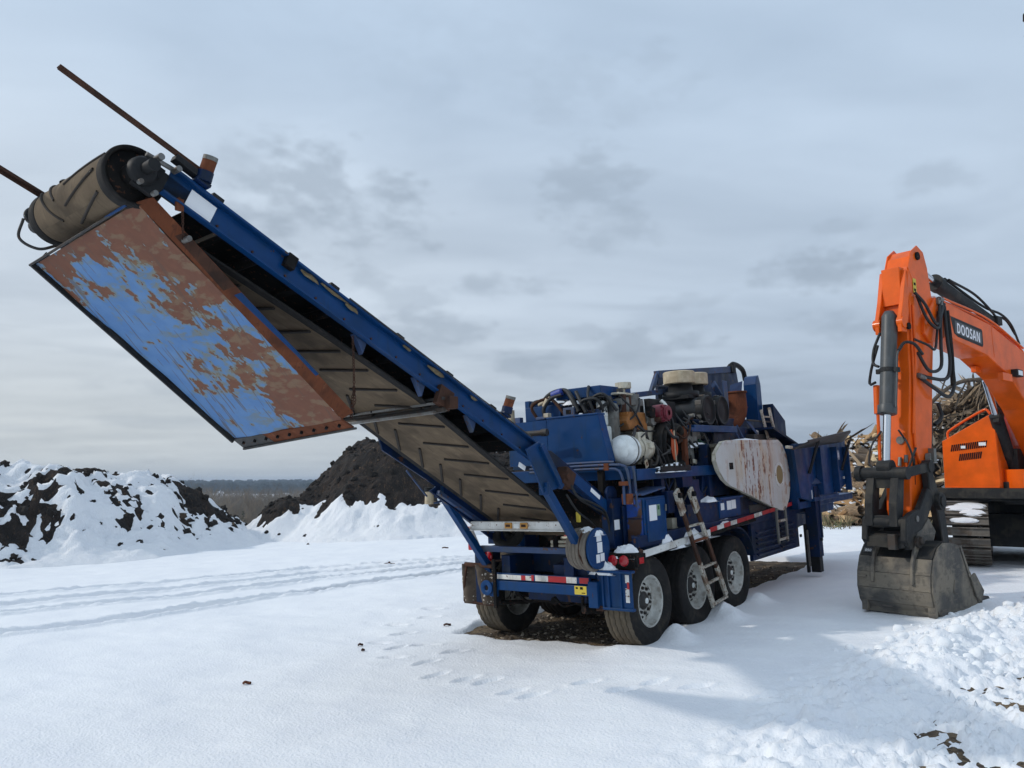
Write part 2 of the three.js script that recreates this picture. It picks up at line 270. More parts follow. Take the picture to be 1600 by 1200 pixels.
function coverT(x, z) {                                 // depth of snow over the bare ground; below zero the ground shows
  let t = .085 + (fbm(x * .45, z * .45, 4, 211) - .5) * .09;
  t += (fbm(x * .9 + z * .5, z * 2.6 - x * 1.2, 4, 231) - .5) * .035;
  const [a, b] = toTrailer(x, z);
  // bare patch in the lee of the machine
  const e = edgeN(x, z);
  const rearEdge = .42 - .1 * a, inside = Math.min(rearEdge + e * .42 - b, b + 8.4, a + 1.5 + e * .35, (b > -3.0 ? .98 : .62) + e * .25 - a);
  if (inside > -.5) t = mix(t, -.09, sstep(-.1, .14, inside));
  for (const [da, db, r, h] of drifts) { const q = Math.hypot(a - da, b - db) / r; if (q < 2) t += h * Math.exp(-q * q * 2.2) * (.75 + .5 * fbm(x * 6, z * 6, 3, 241)); }
  if (x < 9 && z < -3 && z > -24 && x > -18) {
    for (const r of ruts) {
      const [d, s] = segDist(x, z, r);
      if (d < .5) { const n = fbm(x * 9, z * 9, 3, 251); t -= .15 * Math.exp(-Math.pow((d - .12) / .05, 2)) * (.5 + n) + .06 * sstep(.19, .13, d); t += .08 * (fbm(x * 8, z * 8, 3, 253) - .4) * sstep(.12, .02, d); t += .045 * Math.exp(-Math.pow((d - .26) / .06, 2)) * (.2 + 1.6 * n); }
    }
  }
  for (const [fx, fz, ang] of prints) {
    const dx = x - fx, dz = z - fz; if (dx * dx + dz * dz > .2) continue;
    const c = Math.cos(ang), s = Math.sin(ang), u = (dx * s - dz * c), v = (dx * c + dz * s), q = Math.hypot(u / .15, v / .06);
    const n = fbm(x * 14, z * 14, 3, 261);
    t -= .036 * sstep(1.3, .6, q) * (.5 + .9 * n); t += .012 * Math.exp(-Math.pow((q - 1.45) / .28, 2)) * (.3 + 1.4 * n);
  }
  const bs = bankSide(x, z);
  if (bs > -1.6) {
    const n = fbm(x * 3.2, z * 3.2, 4, 271), n2 = fbm(x * 9, z * 9, 4, 273), grow = sstep(1.5, 6, x);
    t += Math.exp(-Math.pow(bs / (.26 + .2 * grow), 2)) * (.03 + .10 * grow) * (.2 + 1.6 * n) + Math.exp(-Math.pow((bs + .1) / .5, 2)) * ((n2 - .5) * .20 + (.16 - Math.abs(fbm(x * 6, z * 6, 3, 279) - .5)) * .22 * grow);
    const churn = sstep(.1, .8, bs);
    t += churn * (-.056 + (fbm(x * 20, z * 20, 3, 281) - .5) * .13 + (n - .5) * .12 + (n2 - .5) * .13 + (Math.abs(fbm(x * 5 + 3, z * 5, 4, 277) - .5) - .12) * .16);
  }
  return t;
}
function axis(core0, core1, step, far, growth) { const a = []; for (let v = core0; v <= core1 + 1e-6; v += step) a.push(v); let s = step, v = core1; while (v < far) { s *= growth; v += s; a.push(v); } s = step; v = core0; while (v > -far) { s *= growth; v -= s; a.unshift(v); } return a; }
function sheet(xs, zs, h) {
  const nx = xs.length, nz = zs.length, pos = new Float32Array(nx * nz * 3), uv = new Float32Array(nx * nz * 2), idx = [];
  for (let j = 0; j < nz; j++) for (let i = 0; i < nx; i++) { const k = j * nx + i; pos[k * 3] = xs[i]; pos[k * 3 + 1] = h(xs[i], zs[j]); pos[k * 3 + 2] = zs[j]; uv[k * 2] = xs[i]; uv[k * 2 + 1] = zs[j]; }
  for (let j = 0; j + 1 < nz; j++) for (let i = 0; i + 1 < nx; i++) { const a = j * nx + i, b = a + 1, c = a + nx, d = c + 1; idx.push(a, c, b, b, c, d); }
  const g = new THREE.BufferGeometry(); g.setAttribute('position', new THREE.BufferAttribute(pos, 3)); g.setAttribute('uv', new THREE.BufferAttribute(uv, 2)); g.setIndex(idx); g.computeVertexNormals(); return g;
}
const snowBump = tex(1024, 1024, (u, v) => { const n = 255 * (fbm(u * 12, v * 12, 6, 301, 12) * .55 + fbm(u * 90, v * 90, 3, 307, 90) * .45); return [n, n, n]; }, false, 1.7);
const snowMap = tex(512, 512, (u, v) => { const n = fbm(u * 7, v * 7, 5, 311, 7) - .5; return [238 + n * 12, 240 + n * 11, 243 + n * 8]; }, true, 3.1);
M.snow = dull({ map: snowMap, bumpMap: snowBump, bumpScale: .014, roughness: .95 });
M.snowPile = dull({ map: snowMap, bumpMap: snowBump, bumpScale: .05, roughness: .85 });
const dirtMap = tex(1024, 1024, (u, v) => {
  const a = fbm(u * 6, v * 6, 6, 321, 6), b = fbm(u * 60, v * 60, 3, 323, 60), s = fbm(u * 8, v * 70, 3, 327, 560);
  let c = mix3([58, 46, 34], [112, 94, 70], sstep(.3, .7, a)); c = mix3(c, [40, 33, 27], sstep(.55, .7, b) * .8); c = mix3(c, [146, 126, 96], sstep(.62, .74, s) * .55); return c;
}, true, 1.6);
M.dirt = std({ map: dirtMap, bumpMap: grain, bumpScale: .03, roughness: 1 });
M.soil = std({ map: tex(512, 512, (u, v) => { const a = fbm(u * 8, v * 8, 6, 331, 8), b = fbm(u * 40, v * 40, 3, 333, 40); return mix3(mix3([24, 20, 18], [44, 35, 29], sstep(.35, .75, a)), [92, 70, 50], sstep(.64, .76, b) * .5); }, true, 2.2), bumpMap: grain, bumpScale: .06, roughness: 1 });

const grow = (a, to, s, k) => { const out = []; let v = a, d = s; const dir = Math.sign(to - a); while ((to - v) * dir > 0) { d *= k; v += d * dir; out.push(v); } return dir > 0 ? out : out.reverse(); };
const groundX = (() => { const c = []; for (let v = -5; v <= 8.6; v += .037) c.push(v); const l = grow(-5, -17, .037, 1.007), ll = grow(l[0], -3300, l[1] - l[0], 1.07), r = grow(c[c.length - 1], 3300, .037, 1.06); return [...ll, ...l, ...c, ...r]; })();
const groundZ = (() => { const c = []; for (let v = -13.5; v <= -3.0; v += .037) c.push(v); const l = grow(-13.5, -22, .036, 1.009), ll = grow(l[0], -3300, l[1] - l[0], 1.06), r = grow(c[c.length - 1], 3300, .036, 1.08); return [...ll, ...l, ...c, ...r]; })();
structure(new THREE.Mesh(sheet(groundX, groundZ, (x, z) => landH(x, z) + (Math.hypot(x, z) < 120 ? coverT(x, z) : .06)), M.snow), 'snow_ground');
const fineX = axis(-2.5, 9, .06, 14, 1.2), fineZ = axis(-20, -4.6, .06, 14, 1.2).filter(z => z > -22 && z < -4);
structure(new THREE.Mesh(sheet(fineX.filter(x => x > -4 && x < 10), fineZ, (x, z) => landH(x, z) + (fbm(x * 4, z * 4, 4, 341) - .5) * .05), M.dirt), 'dirt_ground');

// gravel and bark bits lying on the bare ground
function blob(r, seed, detail = 1, rough = .35) {
  const g = mergeVertices(new THREE.IcosahedronGeometry(r, detail).deleteAttribute('normal').deleteAttribute('uv')), p = g.attributes.position;
  for (let i = 0; i < p.count; i++) { const k = 1 + (hash2(i, seed, 5) - .5) * 2 * rough; p.setXYZ(i, p.getX(i) * k, p.getY(i) * k, p.getZ(i) * k); }
  const f = g.toNonIndexed(); f.computeVertexNormals(); return boxUV(f);
}
function smoothBlob(r, seed, detail, rough) {
  const g = mergeVertices(new THREE.IcosahedronGeometry(r, detail).deleteAttribute('normal').deleteAttribute('uv')), p = g.attributes.position;
  for (let i = 0; i < p.count; i++) { const x = p.getX(i), y = p.getY(i), z = p.getZ(i), k = 1 + (fbm(x * 1.7 + seed, y * 1.7 + z * 1.1, 3, seed) - .5) * 4 * rough; p.setXYZ(i, x * k, y * k, z * k); }
  g.computeVertexNormals(); return boxUV(g.toNonIndexed());
}
function scatter(name, label, category, geo, mat, list, parent) {    // list of {p, s, e, c}
  const m = new THREE.InstancedMesh(geo, mat, list.length), o = new THREE.Object3D(), col = new THREE.Color();
  list.forEach((q, i) => { o.position.set(...q.p); o.scale.set(...(Array.isArray(q.s) ? q.s : [q.s, q.s, q.s])); o.rotation.set(...(q.e || [0, 0, 0])); o.updateMatrix(); m.setMatrixAt(i, o.matrix); if (q.c) m.setColorAt(i, col.setRGB(...q.c)); });
  shade(m); m.frustumCulled = false;
  if (parent) { m.name = name; m.userData = { kind: 'stuff' }; parent.add(m); } else { m.name = name; m.userData = { label, category, kind: 'stuff' }; scene.add(m); }
  return m;
}
{
  const r = rng(7), list = [];
  for (let k = 0; k < 9000; k++) {
    const a = -1.3 + r() * 2.6, b = -7.6 + r() * 8.4; if (b < -2.5 && r() < .7) continue;
    const [x, z] = fromTrailer(a, b); if (coverT(x, z) > -.012) continue;
    const s = .006 + .022 * r() * r(), t = .5 + r() * .9;
    list.push({ p: [x, landH(x, z) + s * .4, z], s: [s, s * .6, s * (1 + r() * 1.6)], e: [r() * .5, r() * 6.3, r() * .5], c: r() < .12 ? [.42, .36, .28] : [.11 * t, .085 * t, .062 * t] });
  }
  scatter('gravel', 'dark gravel and bark bits on the bare ground between the machine wheels', 'gravel', blob(1, 3, 0, .3), std({ roughness: 1 }), list);
  const snowBits = [];
  for (let k = 0; k < 600; k++) {
    const t = r() * 6.2 + .6, i = Math.min(bank.length - 2, Math.floor(t)), f = t - i, side = (r() + r() + r() - 1.5) * .75;
    const [ax, az] = bank[i], [bx, bz] = bank[i + 1], L = Math.hypot(bx - ax, bz - az);
    const x = mix(ax, bx, f) + (bz - az) / L * side, z = mix(az, bz, f) - (bx - ax) / L * side;
    const grow = sstep(1.5, 5.5, x), s = (.008 + .060 * Math.pow(r(), 4)) * (.4 + .85 * grow); if (r() > .3 + grow) continue;
    snowBits.push({ p: [x, landH(x, z) + Math.max(0, coverT(x, z)) + s * .05, z], s: [s, s * (.6 + .4 * r()), s * (.8 + .6 * r())], e: [r() * 6, r() * 6, r() * 6] });
  }
  scatter('snow_clods', 'broken clods of ploughed snow along the bank in the near right corner', 'snow', smoothBlob(1, 9, 2, .16), std({ color: new THREE.Color().setRGB(.86, .88, .9), roughness: .85 }), snowBits);
}

// ---------------------------------------------------------------- heaps
function heap(name, label, category, x0, x1, z0, z1, step, h, snow, clods, seed, rough = 1) {
  const o = thing(name, label, category), xs = [], zs = [];
  for (let x = x0; x <= x1; x += step) xs.push(x); for (let z = z0; z <= z1; z += step) zs.push(z);
  const soilH = (x, z) => { const b = h(x, z); return landH(x, z) + b + ((fbm(x * .9, z * .9, 5, seed) - .5) * .75 * rough + (fbm(x * 4.2, z * 4.2, 4, seed + 7) - .5) * .42 * rough) * Math.min(1, Math.max(0, b + .05) * 1.4); };
  const m = shade(new THREE.Mesh(sheet(xs, zs, soilH), M.soil)); m.name = 'soil'; o.add(m);
  const s = shade(new THREE.Mesh(sheet(xs, zs, (x, z) => soilH(x, z) + snow(x, z, h(x, z))), M.snowPile)); s.name = 'snow_cover'; o.add(s);
  const r = rng(seed), list = [];
  for (let k = 0; k < clods; k++) { const x = mix(x0, x1, r()), z = mix(z0, z1, r()); if (h(x, z) < .12 || (snow(x, z, h(x, z)) > .05 && r() < .8)) continue; const q = .04 + .13 * Math.pow(r(), 3), t = .6 + .8 * r(); list.push({ p: [x, soilH(x, z) + q * .2, z], s: [q, q * .8, q * (.8 + .5 * r())], e: [r() * 6, r() * 6, r() * 6], c: r() < .1 ? [.10 * t, .07 * t, .045 * t] : [.016 * t, .013 * t, .011 * t] }); }
  scatter('clod', '', '', blob(1, seed, 1, .3), std({ roughness: 1 }), list, o);
  return o;
}
const ridgeL = [[-26, -20, 2.9], [-20, -22, 3.2], [-17, -24, 3.0], [-15.2, -25.6, 3.0], [-13.6, -28, 2.7], [-12.9, -29.6, 2.5], [-12.4, -31.4, 1.3], [-12, -34, .3]];
heap('snowy_soil_ridge', 'long dark soil ridge patched with snow at the left edge', 'soil heap', -26, -8, -37, -15, .085, (x, z) => {
  const [d, t] = segDist(x, z, ridgeL.map(p => [p[0], p[1]])), i = Math.min(ridgeL.length - 2, Math.floor(t)), H = mix(ridgeL[i][2], ridgeL[i + 1][2], t - i);
  const w = 1.6 + H * 1.05, q = d / w + (fbm(x * .5, z * .5, 3, 401) - .5) * .35; return q > 1.3 ? -.4 : (H + .2) * (1 - sstep(-.12, 1.15, q)) - .12 - .28 * sstep(1.1, 1.3, q);
}, (x, z, b) => {
  if (b <= 0) return .06;
  const n = fbm(x * .55, z * .55, 4, 411), n2 = fbm(x * 3.3 + z, z * 3.3, 4, 417), n3 = fbm(x * 6, z * 6, 3, 419); let s = .105 + (n - .5) * .7 + (n2 - .5) * .5 + (n3 - .5) * .6;
  s -= .55 * Math.exp(-Math.pow((x + 11.4) / 1.0, 2) - Math.pow((z + 29.8) / 1.6, 2)) + .5 * Math.exp(-Math.pow((x + 17.5) / 1.2, 2) - Math.pow((z + 21.5) / 1.2, 2));
  s += .22 * sstep(.9, .1, b); return Math.max(-.2, Math.min(.07, s));
}, 2600, 420);
heap('mulch_heap', 'tall dark mulch heap with snow over its foot, behind the raised conveyor', 'mulch heap', -14, 6, -42, -25.5, .10, (x, z) => {
  const a = Math.hypot((x + 4.4) / 1.0, (z + 35) / 1.05), b2 = Math.hypot((x + 0.2) / 1.1, (z + 36.5)), c = Math.hypot(x + 8.9, z + 31.6);
  const n = (fbm(x * .35, z * .35, 4, 431) - .5) * 1.4;
  const A = 4.15 * (1 - sstep(1.7, 7.2, a + n)), B = 3.6 * (1 - sstep(.8, 6.6, b2 + n)), C = 1.7 * (1 - sstep(.6, 2.3, c + n * .4));
  const v = Math.max(A, B * .97, C); return v - .10;
}, (x, z, b) => {
  if (b <= 0) return .06;
  const n = fbm(x * .6, z * .6, 4, 441), n2 = fbm(x * 2.4, z * 2.4, 4, 447);
  const line = 1.38 - .72 * sstep(-6.5, -10, x) + .5 * sstep(-4, -1, x) , front = z > -37 ? 1 : 0;
  return Math.max(-.2, Math.min(.16, (line - b) * .4 * front + (n - .5) * .42 + (n2 - .5) * .36 - (front ? 0 : .2)));
}, 2600, 450, .62);

// ---------------------------------------------------------------- bare winter wood, pines and the far ridge
function bareTree(seed, h) {
  const r = rng(seed), gs = [], grow = (a, dir, len, rad0, lvl) => {
    const b = [a[0] + dir[0] * len, a[1] + dir[1] * len, a[2] + dir[2] * len]; gs.push(rod(a, b, rad0, rad0 * .6, lvl ? 3 : 5));
    if (lvl >= 3) return; const n = lvl === 0 ? 9 : 4;
    for (let k = 0; k < n; k++) { const t = lvl === 0 ? .35 + .65 * (k / (n - 1)) : .4 + .6 * r(), w = r() * 6.28, sp = .45 + .4 * r(), d = [dir[0] + Math.cos(w) * sp, dir[1] + .25 * r(), dir[2] + Math.sin(w) * sp], L = Math.hypot(...d); grow([mix(a[0], b[0], t), mix(a[1], b[1], t), mix(a[2], b[2], t)], d.map(q => q / L), len * (.36 + .2 * r()) * (1.1 - .5 * t * (lvl === 0)), rad0 * .45 * (1.2 - t * .6), lvl + 1); }
  };
  grow([0, 0, 0], [(r() - .5) * .06, 1, (r() - .5) * .06], h, h * .012, 0);
  return merged(gs);
}
function pineGeo(seed, h) {
  const r = rng(seed), gs = [];
  for (let k = 0; k < 260; k++) { const t = .12 + .88 * Math.pow(r(), .8), w = r() * 6.28, L = (1 - t) * h * .26 * (.7 + .5 * r()) + .15, y = t * h; gs.push(rod([0, y, 0], [Math.cos(w) * L, y - L * .18, Math.sin(w) * L], .02 + L * .09, .01, 4)); }
  return merged(gs);
}
{
  const r = rng(90), mat = std({ roughness: 1 }), kinds = [bareTree(5, 10), bareTree(6, 10), bareTree(9, 10)], lists = [[], [], []];
  for (let k = 0; k < 3600; k++) {
    const az = rad(-46 + r() * 92), d = 92 + 70 * r(), x = Math.sin(az) * d, z = -Math.cos(az) * d, s = .58 + .36 * r(), t = .7 + .6 * r();
    lists[k % 3].push({ p: [x, landH(x, z) - .1, z], s: [s, s * (.85 + .25 * r()), s], e: [0, r() * 6, 0], c: r() < .3 ? [.24 * t, .19 * t, .14 * t] : [.19 * t, .17 * t, .145 * t] });
  }
  const woods = thing('winter_wood', 'grey brown leafless wood in the dip beyond the yard', 'wood'); woods.userData.kind = 'stuff';
  lists.forEach((l, i) => scatter('bare_trees', '', '', kinds[i], mat, l, woods));
  const far2 = [[], [], []];
  for (let k = 0; k < 5200; k++) { const az = rad(-50 + r() * 100), d = 160 + 380 * Math.pow(r(), 1.4), x = Math.sin(az) * d, z = -Math.cos(az) * d, s = .6 + .3 * r(), t = .7 + .6 * r(); far2[k % 3].push({ p: [x, landH(x, z) - .1, z], s: [s * 1.5, s, s * 1.5], e: [0, r() * 6, 0], c: [.2 * t, .17 * t, .14 * t] }); }
  far2.forEach((l, i) => scatter('bare_trees', '', '', kinds[i], mat, l, woods));
  const scrub = [], sg = bareTree(12, 2.2);
  for (let k = 0; k < 3600; k++) { const az = rad(-46 + r() * 92), d = 80 + 50 * r(), x = Math.sin(az) * d, z = -Math.cos(az) * d, s = .7 + .9 * r(), t = .8 + .5 * r(); scrub.push({ p: [x, landH(x, z), z], s, e: [0, r() * 6, 0], c: [.24 * t, .175 * t, .11 * t] }); }
  scatter('scrub', '', '', sg, mat, scrub, woods);
  for (const [px, d, h, lab] of [[-19.05, 96, 9.4, 'dark pine standing above the leafless wood near the mulch heap'], [-22.6, 120, 8.6, 'smaller dull pine in the wood right of the snowy ridge']]) {
    const x = Math.sin(rad(px)) * d, z = -Math.cos(rad(px)) * d, o = thing('pine_tree', lab, 'tree'); o.position.set(x, landH(x, z), z);
    part(o, 'crown', std({ color: new THREE.Color().setRGB(.045, .06, .04), roughness: 1 }), pineGeo(60 + d, h)); part(o, 'trunk', M.rustDark, rod([0, 0, 0], [0, h, 0], .16, .02, 8));
  }
  // far wooded ridge: a long rise with a ragged line of pine tops
  const far = [], fr = rng(77), ridgeGeo = pineGeo(3, 1);
  for (let k = 0; k < 9000; k++) { const az = rad(-60 + fr() * 120), d = 900 + 900 * fr(), x = Math.sin(az) * d, z = -Math.cos(az) * d, s = 5 + 8 * fr(); far.push({ p: [x, landH(x, z) - 1, z], s: [s * 1.7, s, s * 1.7], e: [0, fr() * 6, 0] }); }
  scatter('far_forest', 'hazy blue line of forest on the far ridge at the horizon', 'forest', ridgeGeo, std({ color: new THREE.Color().setRGB(.05, .065, .05), roughness: 1 }), far);
}

// ---------------------------------------------------------------- wood grinder on its three-axle trailer (x right, y up, z to the rear)
const G = thing('wood_grinder', 'blue three-axle trailer-mounted wood grinder with its long discharge conveyor raised', 'wood grinder');
G.position.set(...TR.pos); G.rotation.order = 'YXZ'; G.rotation.set(TR.pitch, TR.yaw, TR.roll);
const sub = (parent, name, x = 0, y = 0, z = 0) => { const o = new THREE.Group(); o.name = name; o.position.set(x, y, z); parent.add(o); return o; };
const deckY = z => 1.15 - .045 * (z - .13);

// wheels
{
  const tri = a => Math.abs(((a / Math.PI) % 2 + 2) % 2 - 1) * 2 - 1;
  const half = [[.295, .150], [.315, .176], [.36, .196], [.42, .207], [.47, .203], [.505, .192], [.522, .182], [.533, .172]];
  const grooves = [-.112, -.038, .038, .112], treadProf = [[.536, -.168]];
  for (const g of grooves) treadProf.push([.541, g - .009], [.524, g - .006], [.524, g + .006], [.541, g + .009]);
  treadProf.push([.536, .168]);
  const inner = half.map(([r, o]) => [r, -o]), outer = [...half].reverse();
  const mkTyre = prof => { const tg = new THREE.LatheGeometry(prof.map(([r, o]) => new THREE.Vector2(r, o)), 144), p = tg.attributes.position;
  for (let i = 0; i < p.count; i++) {
    const r = Math.hypot(p.getX(i), p.getZ(i)), a = Math.atan2(p.getX(i), p.getZ(i)), o = p.getY(i);
    if (Math.abs(o) < .165) p.setY(i, o + .006 * tri(a * 36));
    else if (r > .5 && Math.abs(o) > .166 && Math.abs(o) < .19) { const k = tri(a * 36) > 0 ? 1 : .985; p.setX(i, p.getX(i) * k); p.setZ(i, p.getZ(i) * k); }
  }
  tg.computeVertexNormals(); tg.rotateZ(-Math.PI / 2); return boxUV(flat(tg)); };
  const tyreG = mergeGeometries([mkTyre(inner), mkTyre(outer)]), treadG = mkTyre([inner[inner.length - 1], ...treadProf, outer[0]]);
  const rimG = merged([lathe([[.298, .152], [.312, .168], [.305, .176], [.290, .170], [.284, .150], [.276, .120], [.262, .085], [.245, .062], [.23, .058], [.12, .066], [.0, .066]], 'x', [0, 0, 0], 56), lathe([[.298, .152], [.28, .0], [.28, -.15], [.31, -.17]], 'x', [0, 0, 0], 40)]);
  const holes = [], nuts = [];
  for (let k = 0; k < 10; k++) { const a = k / 10 * 6.2832, c = Math.cos(a), s = Math.sin(a); holes.push(rod([.0585, c * .205, s * .205], [.0625, c * .208, s * .208], .029, .029, 14)); const b = a + .314; nuts.push(rod([.06, Math.cos(b) * .150, Math.sin(b) * .150], [.092, Math.cos(b) * .150, Math.sin(b) * .150], .021, .018, 6)); }
  const hubG = merged([lathe([[.112, .05], [.108, .075], [.082, .085], [.078, .105], [.05, .112], [0, .112]], 'x', [0, 0, 0], 28), ...nuts]);
  holes.forEach((h, i) => { holes[i] = merged(h); }); const capG = merged(lathe([[.034, .110], [.034, .122], [0, .124]], 'x', [0, 0, 0], 16));
  for (const z of [0, -1.3, -2.6]) for (const s of [1, -1]) {
    const w = sub(G, 'wheel', s * 1.02, .54, z); if (s < 0) w.rotation.y = Math.PI; w.rotateX(z * .7 + s);
    const put = (n, g, m, p = w) => { const o = shade(new THREE.Mesh(g, m)); o.name = n; p.add(o); return o; };
    put('tyre', tyreG, M.rubber); put('tyre_tread', treadG, z === 0 ? M.dustyLitTread : M.rubber); put('rim', rimG, M.rim); holes.forEach(h => put('rim_hole', h, M.dark)); put('hub', hubG, M.steelDark); put('hub_cap', capG, M.cleanWhite);
  }
  for (const z of [0, -1.3, -2.6]) part(G, 'axle', M.dark, [rod([-.86, .54, z], [.86, .54, z], .07), box(.3, .16, .26, -.5, .66, z), box(.3, .16, .26, .5, .66, z), rod([-.35, .62, z + .14], [-.35, .62, z + .34], .09), rod([.35, .62, z + .14], [.35, .62, z + .34], .09), box(.12, .3, .5, -.52, .82, z), box(.12, .3, .5, .52, .82, z)]);
}
// chassis and rear end
part(G, 'chassis', M.shadedBlue, [box2(-.56, -.42, .80, 1.12, -8.2, .70), box2(.42, .56, .80, 1.12, -8.2, .70), ...[-.4, -1.9, -3.2, -5, -6.6].map(z => box2(-.42, .42, .84, 1.06, z - .08, z + .08)), box2(-.42, .42, .86, 1.10, .1, .2),
  box2(-.95, -.60, .98, 1.34, -.2, .12), box2(-1.0, -.9, .5, 1.2, .3, .72), box2(-.30, .60, .55, .68, .2, .5), box2(.2, .75, .86, 1.02, .3, .62)]);
part(G, 'undercarriage_clutter', M.dark, [rod([-.3, .62, .35], [.5, .60, .3], .12), rod([.1, .55, .5], [.1, .62, -.6], .05), box2(-.2, .3, .55, .8, -.9, -.4), rod([-.7, .5, .6], [-.55, .45, .2], .03), rod([.62, .5, .62], [.75, .46, .3], .05), rod([-.9, .85, .62], [-.9, .85, .1], .05), box2(-.36, .36, .74, .83, -3.2, .1),
  tube([[.6, .66, .6], [.55, .46, .5], [.6, .5, .2], [.7, .6, .0]], .022), tube([[-.45, .7, .6], [-.4, .5, .4], [-.2, .52, .2]], .02), tube([[.2, .62, .62], [.25, .5, .5], [.4, .55, .3]], .018)]);
{
  const b = part(G, 'rear_bumper', M.blue, [box2(-.66, .86, .685, .805, .66, .76), box2(-.62, .80, .815, .90, .70, .735), lathe([[.035, -.014], [.095, -.014], [.098, 0], [.095, .014], [.035, .014], [.035, -.014]], 'z', [-.75, .71, .79], 28), box2(-.72, -.6, .6, .78, .73, .78), box2(.80, .93, .56, .86, .60, .78)]);
  const segs = [[-.61, -.22, 'w'], [-.22, -.15, 'r'], [-.15, -.06, 'w'], [-.06, -.02, 'r'], [.0, .20, 'w'], [.20, .47, 'r'], [.47, .62, 'w'], [.66, .79, 'r']];
  segs.forEach(([a, c, k]) => part(b, 'reflective_tape', k === 'r' ? M.red : M.white, box2(a, c, .822 + (a > .6 ? .004 : 0), .893 - (a < -.1 ? .012 : 0), .733, .738, .002)));
  part(b, 'yellow_sticker', M.yellow, box2(.60, .77, .70, .80, .759, .763, .001)); part(b, 'sticker_print', M.dark, [box2(.62, .65, .765, .785, .761, .765, .001), box2(.68, .72, .76, .79, .761, .765, .001), box2(.70, .75, .715, .725, .761, .765, .001)]);
}
part(G, 'rear_post', M.dark, [box2(-.64, -.59, .46, 1.08, .775, .80)]); part(G, 'rear_post', M.blue, [box2(.90, .955, .86, 1.06, .66, .72), box2(-.62, -.55, 1.0, 1.5, .2, .3)]);
{
  const m = part(G, 'corner_plate', M.blue, [box2(.90, 1.36, .56, .99, .70, .72), box2(.90, 1.38, .965, .995, .66, .76), box2(.90, 1.38, .545, .575, .69, .75), ...[.98, 1.06, 1.22].map(x => box2(x - .012, x + .012, .57, .97, .715, .745))]);
  part(m, 'reflective_strip', M.white, [box2(1.275, 1.325, .64, .80, .721, .726, .001), box2(1.28, 1.33, .86, .95, .721, .726, .001)]); part(m, 'reflective_strip', M.red, [box2(1.30, 1.328, .79, .87, .721, .7275, .001)]);
  part(G, 'bent_bracket', M.rustDark, [tube([[.88, .86, .74], [.865, .7, .76], [.89, .58, .74], [.98, .56, .72]], .022), box(.10, .05, .1, .93, .55, .7)]);
}
{
  const h = part(G, 'tail_light_box', M.dark, [box2(.99, 1.34, 1.0, 1.175, .42, .60), box2(1.33, 1.36, 1.02, 1.16, .35, .58)]);
  for (const x of [1.055, 1.205]) part(h, 'tail_light', M.redLens, lathe([[.064, 0], [.062, .008], [.05, .014], [0, .016]], 'z', [x, 1.09, .60], 28));
  part(h, 'side_marker', M.redLens, box2(1.361, 1.37, 1.05, 1.12, .42, .52));
  const l = part(G, 'light_bracket', M.rustDark, [box(.3, .02, .1, -.72, 1.03, .6, 0, 0, .12), box(.14, .16, .03, -.86, 1.07, .60), bar([-.98, 1.0, .58], [-.62, 1.04, .62], .03, .03)]);
  part(l, 'tail_light', M.redLens, lathe([[.07, 0], [.068, .014], [.052, .03], [0, .036]], 'z', [-.85, 1.08, .617], 28));
}
{ // crumpled mud flap
  const g = new THREE.PlaneGeometry(.5, .5, 36, 30), p = g.attributes.position;
  for (let i = 0; i < p.count; i++) { const x = p.getX(i), y = p.getY(i); p.setZ(i, .05 * Math.sin(x * 22 + y * 5) + .05 * (fbm(x * 6 + 3, y * 6 + 3, 3, 501) - .5) - .06 * Math.abs(x)); p.setX(i, x * (1 + .18 * (.25 - y)) - .03); }
  g.computeVertexNormals(); g.translate(-.93, .74, .72);
  const flapM = std({ side: THREE.DoubleSide, roughness: .9, map: tex(256, 256, (u, v) => { const a = fbm(u * 8, v * 8, 5, 505, 8), b = fbm(u * 22, v * 22, 3, 507, 22); let c = mix3([62, 54, 47], [92, 80, 68], a); if (b > .71 && u < .45) c = [206, 200, 190]; return c; }, true, .5) });
  const f = part(G, 'mud_flap', flapM, g); part(f, 'flap_rail', M.rustDark, [rod([-1.17, .985, .72], [-.69, .975, .72], .03), rod([-1.22, .49, .7], [-.7, .48, .7], .02), tube([[-1.14, .97, .73], [-1.17, .75, .75], [-1.22, .5, .71]], .016)]);
}
